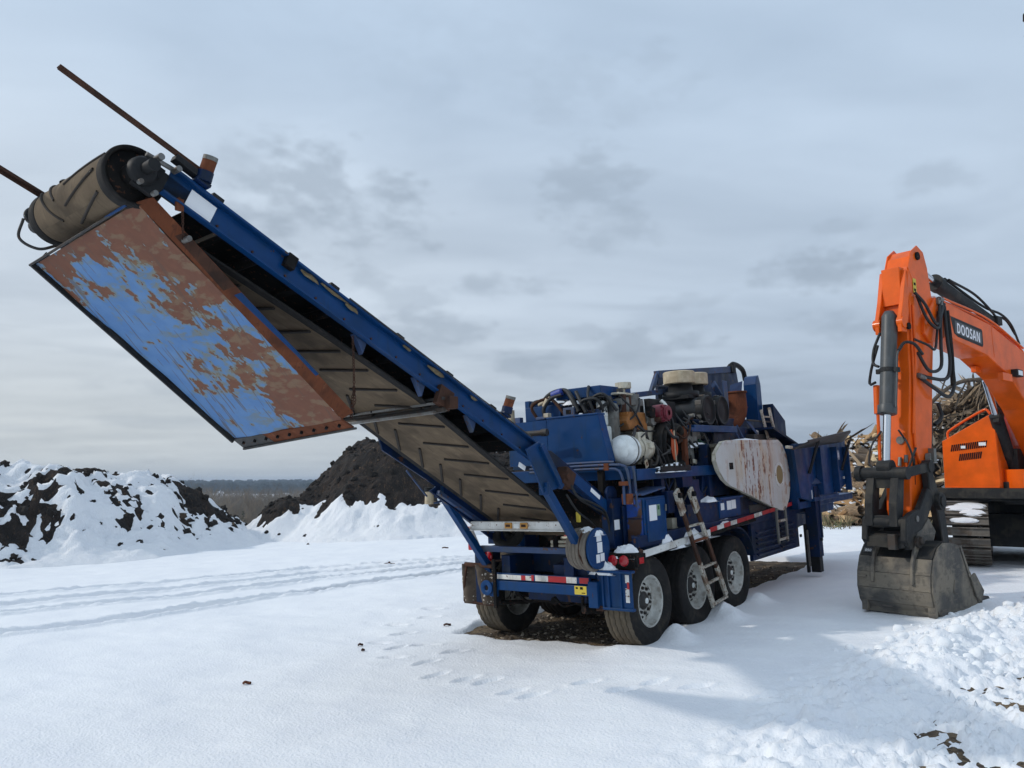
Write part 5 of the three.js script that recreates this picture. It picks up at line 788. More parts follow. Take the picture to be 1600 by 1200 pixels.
// ---------------------------------------------------------------- excavator (x to its left, y up, z the way its boom points)
{
  const X = thing('excavator', 'orange tracked excavator with its dark bucket resting on the snow right of the grinder', 'excavator');
  X.position.set(5.37, .258, -10.85); X.rotation.y = rad(-52);
  const cx = .10;
  // stick
  const stick = [[-.24, 4.88], [-.32, 5.05], [-.46, 5.17], [-.62, 5.20], [-.76, 5.10], [-.88, 4.86], [-.93, 4.45], [-.90, 3.9], [-.76, 3.2], [-.62, 2.4], [-.46, 1.72], [-.36, 1.36], [-.24, 1.24], [-.04, 1.20], [.10, 1.24], [.16, 1.40], [.07, 2.4], [-.08, 3.3], [-.10, 3.95], [-.10, 4.3]];
  const st = part(X, 'stick', M.orange, [prism(stick, cx - .17, cx + .17, .015)]);
  for (const x of [cx - .175, cx + .155]) part(st, 'stick_cheek', M.orange, [prism([[-.22, 4.86], [-.34, 5.12], [-.55, 5.25], [-.74, 5.18], [-.84, 4.96], [-.92, 4.5], [-.86, 4.1], [-.6, 4.0], [-.4, 4.6]], x, x + .02, .004)]);
  part(st, 'cylinder_bracket', M.orange, [prism([[-.12, 4.82], [.02, 4.35], [.13, 4.05], [.12, 3.88], [-.02, 3.88], [-.14, 4.2]], cx - .19, cx - .13, .006), prism([[-.12, 4.82], [.02, 4.35], [.13, 4.05], [.12, 3.88], [-.02, 3.88], [-.14, 4.2]], cx + .13, cx + .19, .006), box2(cx - .13, cx + .13, 4.30, 4.85, -.2, -.04)]);
  part(st, 'top_pin', M.dark, [rod([cx - .2, 5.08, -.52], [cx + .2, 5.08, -.52], .06), rod([cx + .19, 3.97, -.05], [cx + .22, 3.97, -.05], .05)]);
  part(st, 'pin_boss', M.orange, [rod([cx - .22, 4.02, .05], [cx - .12, 4.02, .05], .085, .085, 20), rod([cx + .12, 4.02, .05], [cx + .205, 4.02, .05], .085, .085, 20)]);
  part(st, 'warning_sticker', M.yellow, [box2(cx + .1758, cx + .178, 4.50, 4.72, -.44, -.34, .001)]); part(st, 'sticker_print', M.dark, [box2(cx + .1778, cx + .1795, 4.62, 4.66, -.42, -.36, .001), box2(cx + .1778, cx + .1795, 4.53, 4.57, -.42, -.36, .001)]);
  part(st, 'stick_pipe', M.orange, [tube([[cx + .19, 4.3, -.25], [cx + .19, 3.6, -.22], [cx + .19, 2.6, -.05], [cx + .19, 2.2, -.06], [cx + .19, 1.85, -.30]], .022), tube([[cx + .19, 4.35, -.16], [cx + .19, 3.2, -.12], [cx + .19, 2.45, .0]], .016)]);
  part(st, 'stick_seam', M.dark, [rod([cx + .172, 1.75, .0], [cx + .172, 3.3, -.16], .006)]); part(st, 'dirty_cap', M.grey, [rod([cx + .05, 2.36, .04], [cx + .05, 2.36, .10], .055), rod([cx + .16, 2.1, -.40], [cx + .22, 2.1, -.42], .09), box(.1, .2, .08, cx + .2, 2.16, -.5)]);
  // bucket cylinder in front of the stick
  const cy = part(X, 'bucket_cylinder', M.excGrey, [rod([cx, 4.12, .06], [cx, 2.78, .30], .105, .105, 28), lathe([[.105, 0], [.125, .01], [.125, .12], [.11, .13], [.06, .14]], 'y', [0, 0, 0], 28).rotateX(Math.PI - .18).translate(cx, 2.84, .29), lathe([[.09, 0], [.1, .05], [.06, .12], [0, .13]], 'y', [0, 0, 0], 24).translate(cx, 4.08, .07)]);
  part(cy, 'piston_rod', M.chrome, [rod([cx, 2.75, .305], [cx, 1.96, .44], .052, .052, 24)]); part(cy, 'clamp_band', M.excBlack, [rod([cx, 3.36, .20], [cx, 3.30, .21], .112, .112, 28), box(.06, .07, .08, cx + .13, 3.33, .22), box(.06, .07, .05, cx - .13, 3.33, .22)]);
  part(cy, 'cylinder_pipe', M.excGrey, [tube([[cx + .15, 3.6, .18], [cx + .14, 3.55, .2], [cx + .14, 3.2, .26], [cx + .14, 2.8, .34]], .014)]);
  part(cy, 'hydraulic_hose', M.hose, [tube([[cx + .15, 3.6, .18], [cx + .20, 3.72, .08], [cx + .28, 3.7, .0], [cx + .34, 3.55, -.12]], .022), tube([[cx - .12, 3.9, .12], [cx - .22, 3.65, .14], [cx - .20, 3.45, .2], [cx - .12, 3.4, .22]], .02), tube([[cx - .15, 3.72, .15], [cx - .3, 3.35, .10], [cx - .33, 3.18, .08], [cx - .24, 3.2, .1]], .02)]);
  part(cy, 'red_pipe', M.orange, [rod([cx - .27, 3.16, .02], [cx - .25, 2.75, .08], .045), rod([cx - .26, 2.95, .04], [cx - .22, 1.95, .16], .022)]);
  // arm hoses at the elbow
  part(X, 'elbow_hose', M.hose, [tube([[.30, 4.50, -.32], [.38, 4.34, -.42], [.42, 4.08, -.62], [.38, 4.10, -.82], [.36, 4.36, -.96], [.33, 4.52, -1.1]], .022, 8, 40), tube([[.30, 4.46, -.38], [.38, 4.1, -.5], [.42, 4.0, -.7], [.38, 4.2, -.9], [.33, 4.46, -1.15]], .022, 8, 40), tube([[.30, 3.62, -.28], [.38, 3.36, -.42], [.42, 3.42, -.7], [.40, 3.8, -.82], [.37, 4.2, -.95], [.33, 4.45, -1.2]], .024, 8, 40), tube([[.30, 3.80, -.2], [.4, 3.72, -.4], [.4, 3.68, -.6], [.38, 3.9, -.75], [.34, 4.3, -.95]], .018, 8, 40), tube([[.30, 3.30, -.25], [.36, 3.26, -.5], [.40, 3.3, -.95], [.4, 3.55, -1.08], [.37, 3.9, -1.12], [.35, 4.4, -1.15]], .026, 8, 40), tube([[.30, 3.26, -.3], [.36, 3.12, -.6], [.4, 3.02, -.95], [.4, 3.2, -1.16], [.38, 3.6, -1.18], [.35, 4.34, -1.2]], .026, 8, 40)]);
  part(X, 'hose_wrap', M.rubber, [tube([[.385, 3.2, -1.16], [.385, 3.7, -1.185], [.36, 4.34, -1.2]], .034, 10, 24)]); part(X, 'hose_fitting', M.steel, [rod([.34, 4.5, -1.0], [.34, 4.5, -1.12], .035), rod([.32, 3.28, -.22], [.32, 3.26, -.4], .036), box(.06, .1, .14, .33, 4.46, -1.02)]);
  // boom
  const boomTop = [[-.78, 4.36], [-.95, 4.52], [-1.27, 4.50], [-2.91, 4.36], [-4.3, 4.05], [-5.0, 3.6], [-5.7, 2.9], [-6.3, 2.1]], boomLow = [[-6.6, 1.75], [-6.9, 1.75], [-6.75, 1.55], [-6.3, 1.45], [-5.6, 1.85], [-4.95, 2.5], [-4.35, 3.06], [-3.6, 3.55], [-2.72, 3.82], [-1.25, 3.96], [-.70, 3.80], [-.5, 3.92], [-.55, 4.15]];
  const boom = part(X, 'boom', M.orange, [prism([...boomTop, ...boomLow], cx - .22, cx + .22, .012)]);
  part(boom, 'boom_weld', M.orange, [bar([cx + .222, 4.36, -2.95], [cx + .222, 3.82, -2.98], .004, .02, [0, 0, 1])]); part(boom, 'boom_pipe', M.orange, [tube([[cx + .16, 4.53, -1.2], [cx + .16, 4.42, -2.9], [cx + .16, 4.13, -4.3], [cx + .16, 3.6, -5.1]], .02), tube([[cx + .10, 4.55, -1.2], [cx + .10, 4.44, -2.9], [cx + .1, 4.15, -4.3], [cx + .1, 3.6, -5.15]], .02), tube([[cx + .21, 4.55, -1.2], [cx + .21, 4.44, -2.9], [cx + .21, 4.12, -4.3]], .018)]);
  part(boom, 'boom_bracket', M.orange, [box2(cx + .2, cx + .28, 3.45, 3.58, -3.5, -3.1), box(.08, .1, .2, cx - .1, 3.66, -3.05)]); part(boom, 'work_lamp', M.excBlack, [box(.1, .12, .25, cx + .27, 3.62, -3.75)]); part(boom, 'lamp_glass', M.label, [box2(cx + .31, cx + .325, 3.58, 3.66, -3.84, -3.66, .002)]);
  part(boom, 'boom_snow', M.snow, [box(.3, .02, 1.1, cx, 4.475, -2.1, .085, 0, 0), box(.2, .03, .14, cx + .1, 4.54, -1.05)]);
  { // name plate
    const zy = [[-1.40, 4.30], [-2.53, 4.23], [-2.56, 4.20], [-2.56, 3.98], [-2.52, 3.94], [-1.62, 4.0], [-1.50, 4.04]], sh = new THREE.Shape(zy.map(([z, y]) => new THREE.Vector2(-z, y)));
    part(boom, 'name_plate', M.excBlack, [prism(zy, cx + .2205, cx + .2235, .0008)]);
    const t = textPlate(1.0, .19, 512, (c, w, h) => { c.fillStyle = '#3a3a3c'; c.fillRect(0, 0, w, h); c.fillStyle = '#e4e2e6'; c.font = `bold ${Math.round(h * 1.12)}px sans-serif`; c.textAlign = 'center'; c.textBaseline = 'middle'; c.fillText('DOOSAN', w / 2, h / 2 + 4, w * .98); });
    const g = new THREE.PlaneGeometry(.98, .20); g.rotateY(Math.PI / 2); g.rotateX(-.07 * -1 * -1); g.translate(cx + .2245, 4.115, -2.03);
    part(boom, 'name_lettering', std({ map: t, roughness: .45 }), g, { keepUV: true });
  }
  const ac = part(X, 'arm_cylinder', M.excBlack, [rod([cx, 4.86, -1.55], [cx, 4.52, -3.5], .11, .11, 24), rod([cx, 4.88, -1.45], [cx, 4.85, -1.62], .13, .13, 24), box(.3, .14, .2, cx, 4.52, -3.55)]); part(ac, 'piston_rod', M.chrome, [rod([cx, 5.07, -.6], [cx, 4.87, -1.5], .055, .055, 22)]);
  part(ac, 'cylinder_pipe', M.excBlack, [tube([[cx + .14, 4.92, -1.65], [cx + .15, 4.82, -2.6], [cx + .14, 4.62, -3.3], [cx + .1, 4.6, -3.5], [cx + .12, 4.58, -3.9], [cx + .16, 4.35, -4.15]], .02), tube([[cx + .08, 4.95, -1.65], [cx + .08, 4.7, -3.2], [cx + .15, 4.64, -3.6], [cx + .16, 4.5, -4.0], [cx + .16, 4.2, -4.3]], .02)]);
  for (const x of [cx - .38, cx + .38]) { const b = part(X, 'boom_cylinder', M.excBlack, [rod([x, 1.5, -5.4], [x, 3.0, -4.5], .11, .11, 24), box(.1, .3, .2, x + .03, 2.95, -4.55, -.5)]); part(b, 'piston_rod', M.chrome, [rod([x, 2.95, -4.53], [x, 3.6, -4.16], .055, .055, 20)]); }
  part(X, 'antler_hose', M.hose, [tube([[cx - .1, 3.1, -.98], [cx, 2.85, -1.0], [cx + .05, 2.7, -.9], [cx + .05, 1.9, -.7]], .03), tube([[cx + .1, 2.95, -1.05], [cx + .14, 2.75, -1.05], [cx + .1, 2.62, -.9]], .028), rod([cx - .06, 2.2, -.62], [cx - .02, 1.7, -.5], .05), rod([cx - .02, 1.7, -.5], [cx, 1.2, -.42], .03)]);
  // linkage
  part(X, 'linkage', M.excBlack, [rod([cx - .32, 1.90, .45], [cx + .30, 1.90, .45], .085, .085, 24), rod([cx - .40, 1.90, .45], [cx - .32, 1.90, .45], .11, .11, 24), rod([cx - .09, 1.98, .44], [cx + .09, 1.98, .44], .10, .1, 22), bar([cx + .25, 1.90, .45], [cx + .27, 1.99, -.18], .06, .13, [0, 1, 0], .02), bar([cx - .25, 1.90, .45], [cx - .27, 1.99, -.18], .06, .13, [0, 1, 0], .02), rod([cx + .2, 2.0, -.20], [cx + .32, 2.0, -.20], .085, .085, 22)]);
  part(X, 'bucket_link', M.excBlack, [prism([[.50, 1.86], [.34, 1.86], [.42, 1.42], [.5, 1.18], [.62, 1.20], [.60, 1.5]], cx - .25, cx - .14), prism([[.50, 1.86], [.34, 1.86], [.42, 1.42], [.5, 1.18], [.62, 1.20], [.60, 1.5]], cx + .08, cx + .19), box2(cx - .16, cx + .1, 1.70, 1.82, .36, .48), box2(cx - .16, cx + .1, 1.22, 1.34, .46, .58)]);
  part(X, 'linkage_hose', M.hose, [tube([[cx - .2, 2.5, .1], [cx - .3, 2.3, .2], [cx - .28, 2.05, .34], [cx - .2, 1.98, .42]], .014), tube([[cx + .05, 2.5, .12], [cx + .2, 2.3, .2], [cx + .24, 2.1, .16], [cx + .22, 1.98, .12]], .014), tube([[cx + .25, 2.25, .08], [cx + .2, 2.0, .2], [cx + .2, 1.9, .3]], .016)]); part(X, 'hose_end', M.steel, [rod([cx + .05, 2.12, .13], [cx + .05, 2.0, .16], .025), rod([cx + .13, 2.15, .12], [cx + .13, 2.05, .14], .025)]);
  // quick coupler and thumb
  part(X, 'quick_coupler', M.excBlack, [...[cx - .30, cx + .22].map(x => prism([[.60, 1.30], [.42, 1.38], [.20, 1.42], [-.08, 1.70], [-.2, 1.66], [-.2, 1.5], [.10, 1.16], [.28, .96], [.52, .90], [.64, 1.02]], x, x + .08, .01)), rod([cx - .24, 1.25, .53], [cx + .24, 1.25, .53], .075, .075, 20), box2(cx - .25, cx + .25, .92, 1.06, .30, .60), rod([cx - .25, 1.02, .5], [cx + .25, 1.02, .5], .08), box2(cx - .2, cx + .2, 1.0, 1.3, .1, .2), rod([cx - .22, 1.1, .42], [cx + .22, 1.1, .42], .025)]);
  part(X, 'coupler_bolt', M.steel, [rod([cx + .30, 1.30, .30], [cx + .312, 1.30, .30], .04, .04, 18)]); part(X, 'coupler_lug', M.steelDark, [box(.1, .2, .1, cx + .12, 1.0, .62)]);
  part(X, 'thumb', M.excBlack, [prism([[-.12, 1.98], [-.24, 2.0], [-.34, 1.78], [-.44, 1.60], [-.55, 1.40], [-.62, 1.0], [-.62, .80], [-.46, .78], [-.40, 1.1], [-.34, 1.36], [-.24, 1.5], [-.14, 1.7]], cx + .20, cx + .30, .012), prism([[-.12, 1.98], [-.24, 2.0], [-.34, 1.78], [-.55, 1.40], [-.62, .80], [-.46, .78], [-.34, 1.36], [-.14, 1.7]], cx - .30, cx - .20, .012), rod([cx - .3, 1.52, -.36], [cx + .38, 1.52, -.36], .075, .075, 20), rod([cx + .3, 1.52, -.36], [cx + .36, 1.52, -.36], .12, .12, 24), box2(cx - .25, cx + .25, .85, 1.2, -.62, -.54)]);
  // bucket
  {
    const b = sub(X, 'bucket', cx + .04, 0, 0), hw = .475;
    const back = [[-.34, .93], [-.10, .98], [.12, .99], [.28, .93], [.42, .78], [.50, .58], [.52, .38], [.47, .20], [.36, .08], [.20, .035], [-.3, .05], [-.86, .10]];
    const shell = []; for (let i = 1; i + 1 < back.length; i++) { const [z0, y0] = back[i], [z1, y1] = back[i + 1]; shell.push(bar([0, y0, z0], [0, y1, z1], hw * 2, .035, [0, (z0 - z1), (y1 - y0)], .004)); }
    part(b, 'bucket_shell', M.bucket, shell.slice(3)); part(b, 'bucket_top', M.excBlack, shell.slice(0, 3));
    const side = [...back.slice(0), [-.80, .22], [-.52, .60]];
    for (const s of [-1, 1]) part(b, 'bucket_side', M.bucket, [prism(side, s * hw, s * (hw + .028), .006), bar([s * (hw + .02), .93, -.34], [s * (hw + .02), .56, -.55], .05, .05), bar([s * (hw + .02), .56, -.55], [s * (hw + .02), .14, -.84], .05, .07), bar([s * (hw + .02), .10, .36], [s * (hw + .02), .085, -.8], .04, .05)]);
    part(b, 'side_plate', M.bucket, [prism([[-.05, .34], [-.10, .50], [-.30, .46], [-.22, .30]], hw + .03, hw + .036, .002), prism([[-.55, .50], [-.70, .55], [-.95, .30], [-.85, .14], [-.70, .24]], hw + .028, hw + .06, .006)]);
    for (const s of [-.29, .23]) part(b, 'bucket_ear', M.bucket, [prism([[.18, 1.16], [.32, 1.12], [.42, .95], [.53, .72], [.57, .46], [.48, .44], [.2, .9], [-.1, .95], [-.2, 1.12], [-.02, 1.3]], s, s + .045, .008)]);
    part(b, 'bucket_pin', M.steelDark, [rod([-.36, 1.02, .34], [.34, 1.02, .34], .05), rod([.27, 1.0, .36], [.31, 1.0, .36], .08)]);
    part(b, 'wear_strip', M.bucket, [bar([-hw, .10, .40], [hw, .10, .40], .03, .10), bar([-hw, .52, .53], [-.35, .52, .53], .06, .02), box2(-.46, -.38, .06, .2, .44, .5), box2(.40, .50, .06, .2, .42, .48)]);
    for (let k = 0; k < 5; k++) { const x = -hw + .05 + k * (2 * hw - .10) / 4; part(b, 'tooth', M.steelDark, [prism([[-.78, .20], [-.95, .22], [-1.10, .17], [-1.26, .19], [-1.30, .14], [-1.24, .06], [-1.08, .03], [-.80, .02]], x - .045, x + .045, .01)]); }
    const t = textPlate(.2, .1, 64, (c, w, h) => { c.fillStyle = '#4c4c4c'; c.fillRect(0, 0, w, h); c.fillStyle = '#d8d8d8'; c.font = 'bold 27px sans-serif'; c.textAlign = 'center'; c.textBaseline = 'middle'; c.fillText('050', w / 2, h / 2 + 1); });
    const g = new THREE.PlaneGeometry(.13, .07); g.rotateX(-.62); g.translate(-.38, .86, .392); part(b, 'number', std({ map: t, roughness: .7 }), g, { keepUV: true });
  }
  // upper structure
  part(X, 'tool_box', M.orange, [prism([[-4.6, 1.69], [-4.6, 2.2], [-5.9, 2.2], [-5.9, 1.69]], -1.27, -.30, .01)]);
  { const s = new THREE.Shape([[-1.27, 1.69], [-.30, 1.69], [-.32, 3.07], [-1.26, 2.57]].map(([x, y]) => new THREE.Vector2(x, y))); const g = new THREE.ExtrudeGeometry(s, { depth: 1.2, bevelEnabled: true, bevelSize: .015, bevelThickness: .015, bevelSegments: 2, bevelOffset: -.015 }); const tb = part(X, 'slope_box', M.orange, [g.translate(0, 0, -5.78)]);
    part(tb, 'box_edge', M.orange, [bar([-.325, 1.71, -4.555], [-.345, 3.03, -4.555], .03, .02), bar([-1.26, 1.70, -4.56], [-.32, 1.70, -4.56], .03, .02)]);
    const slots = (x0, x1, y, n) => { for (let k = 0; k < n; k++) { const x = mix(x0, x1, k / (n - 1)); part(tb, 'louvre_slot', M.dark, [box(.026, .13, .012, x, y + (x + .8) * .10, -4.566, 0, 0, -.22, .003)]); } };
    slots(-1.09, -.50, 2.46, 17); slots(-.96, -.60, 2.27, 11); part(tb, 'faded_decal', M.label, [box2(-.93, -.85, 2.42, 2.47, -4.5605, -4.5585, .0005), box2(-.62, -.50, 2.46, 2.52, -4.5605, -4.5585, .0005)]);
    part(tb, 'hand_rail', M.orange, [tube([[-1.22, 2.62, -4.75], [-1.22, 2.74, -4.75], [-1.12, 2.82, -4.75], [-.62, 3.10, -4.75], [-.52, 3.13, -4.75], [-.46, 3.05, -4.75]], .022, 10, 40), tube([[-1.22, 2.62, -5.5], [-1.22, 2.74, -5.5], [-.62, 3.10, -5.5], [-.46, 3.05, -5.5]], .022, 10, 30)]); }
  part(X, 'platform', M.excBlack, [box2(-1.45, 1.35, 1.50, 1.685, -8.6, -4.5), box2(-1.42, .45, 1.45, 1.5, -8, -4.62)]); part(X, 'swing_drum', M.orange, [rod([-.05, 1.69, -4.95], [-.05, 2.02, -4.95], .34, .34, 28)]);
  part(X, 'boom_foot', M.excBlack, [box2(-.25, -.12, 1.69, 2.4, -6.9, -4.9), box2(.32, .45, 1.69, 2.4, -6.9, -4.9), box2(-.3, .5, 1.4, 1.8, -5.2, -4.65), box2(-.25, .3, 2.1, 2.55, -7.6, -6.9)]);
  part(X, 'engine_hood', M.orange, [box2(-1.42, -.3, 1.69, 2.5, -8.5, -5.9, .04), box2(-.3, 1.4, 1.69, 2.5, -8.5, -7.3, .04)]); part(X, 'counterweight', M.excGrey, [box2(-1.4, 1.4, 1.55, 2.55, -9.3, -8.5, .12)]); part(X, 'hood_snow', M.snow, [box2(-1.35, -.35, 2.5, 2.58, -8.4, -6.0, .03), box2(-.2, .3, 2.55, 2.62, -7.5, -6.95, .02)]);
  const cab = part(X, 'cab', M.orange, [box2(.48, 1.4, 1.69, 2.2, -7.2, -5.3, .03), box2(.48, 1.4, 3.1, 3.2, -7.2, -5.35, .04), bar([.52, 2.2, -5.36], [.52, 3.12, -5.5], .07, .07), bar([1.36, 2.2, -5.36], [1.36, 3.12, -5.5], .07, .07), bar([.52, 2.2, -7.15], [.52, 3.12, -7.15], .08, .08), bar([1.36, 2.2, -7.15], [1.36, 3.12, -7.15], .08, .08)]); part(cab, 'cab_glass', M.blackPlastic, [box2(.53, 1.35, 2.2, 3.1, -7.12, -5.5, .02)]);
  part(X, 'grab_rail', M.excBlack, [tube([[-.38, 3.0, -4.9], [-.38, 3.4, -4.9], [-.34, 3.46, -4.9], [-.2, 3.46, -4.9], [-.15, 3.4, -4.9]], .018)]);
  // undercarriage
  for (const x0 of [-1.26, .62]) {
    const t = sub(X, 'track', 0, 0, 0), ta = rad(20), pv = [-.87, -4.3], xs = x0, w = .78, zF = -4.62, zR = -8.2, r = .48, yc = .86, n = 58; t.rotation.y = ta; t.position.set(pv[0] - (pv[0] * Math.cos(ta) + pv[1] * Math.sin(ta)), 0, pv[1] - (-pv[0] * Math.sin(ta) + pv[1] * Math.cos(ta)));
    const L = (zF - zR) * 2 + 2 * Math.PI * r, pos = d => { d = ((d % L) + L) % L; const s = zF - zR; if (d < s) return [zF - d, yc + r, 0]; d -= s; if (d < Math.PI * r) { const a = d / r; return [zR - Math.sin(a) * r, yc + Math.cos(a) * r, -a]; } d -= Math.PI * r; if (d < s) return [zR + d, yc - r, Math.PI]; d -= s; const a = d / r; return [zF + Math.sin(a) * r, yc - Math.cos(a) * r, Math.PI - a]; };
    const shoe = merged([box(w, .03, L / n * .86, 0, .02, 0), ...[-.36, .36].map(k => box(w, .045, .024, 0, .052, k * L / n, 0, 0, 0, .004)), box(.10, .06, .10, -.06, -.02, 0)]);
    for (let k = 0; k < n; k++) { const [z, y, a] = pos(k * L / n), m = shade(new THREE.Mesh(shoe, M.shoe)); m.name = 'track_shoe'; m.position.set(xs + w / 2, y, z); m.rotation.x = a; t.add(m); }
    part(t, 'track_frame', M.excBlack, [box2(xs + .22, xs + .56, .55, 1.15, zR, zF, .05), rod([xs + .2, yc, zF], [xs + .58, yc, zF], .40, .40, 28), rod([xs + .2, yc, zR], [xs + .58, yc, zR], .40, .40, 28), ...[0, 1, 2, 3, 4, 5].map(k => rod([xs + .25, .55, mix(zR + .5, zF - .5, k / 5)], [xs + .53, .55, mix(zR + .5, zF - .5, k / 5)], .13))]);
    if (x0 < 0) { const gs = []; [[.48, 12, .24, .10], [.36, 30, .30, .09], [.54, 44, .20, .08], [.40, 62, .22, .06], [.60, 22, .16, .12]].forEach(([u, deg, sx, sz], i) => { const q = rad(deg), g = blob(1, 700 + i, 3, .10); g.scale(sx, .035, sz); g.rotateX(q); gs.push(g.translate(xs + u, yc + (r + .055) * Math.cos(q), zF + (r + .055) * Math.sin(q))); }); part(t, 'track_snow', M.snow, gs); }
  }
  { const u = part(X, 'undercarriage', M.excBlack, [box2(-.6, .7, .6, 1.2, -7.4, -5.3, .06), prism([[-4.9, .62], [-5.2, 1.2], [-7.6, 1.2], [-7.9, .62]], -.5, .64), rod([.05, 1.2, -6.4], [.05, 1.52, -6.4], .62, .62, 32)]), ta = rad(20); u.rotation.y = ta; u.position.set(-.87 - (-.87 * Math.cos(ta) - 4.3 * Math.sin(ta)), 0, -4.3 - (.87 * Math.sin(ta) - 4.3 * Math.cos(ta))); }
  }
// tip of a raised bucket at the top right edge of the view
{
  const b = thing('raised_bucket', 'tips of two worn bucket teeth raised against the sky at the upper right edge', 'bucket');
  b.position.set(8.05, 2 + 7.2, -11.16);
  const mk = (dy) => prism([[0, 0], [.02, .10], [.16, .34], [.16, -.14]].map(([z, y]) => [z, y + dy]), 0, .12, .01);
  for (const dy of [.02, -.24]) part(b, 'tooth', dy > 0 ? M.rustDark : M.steelDark, [quad([-.04, dy, 0], [.30, dy - .30, 0], [.34, dy - .02, .05], [.02, dy + .08, .02], .06)]);
  part(b, 'bucket_lip', M.bucket, [box(.12, .9, .5, .42, -.1, 0, 0, 0, -.3)]);
  part(b, 'bucket_arm', M.excGrey, [bar([.5, .1, 0], [5.5, 1.5, -1], .3, .4), bar([5.5, 1.5, -1], [9, -8.6, -2], .4, .5)]);
  part(b, 'tooth_top', M.dark, [quad([-.035, .03, -.01], [.1, .08, -.01], [.06, .12, -.03], [-.012, .15, -.03], .04)]);
}

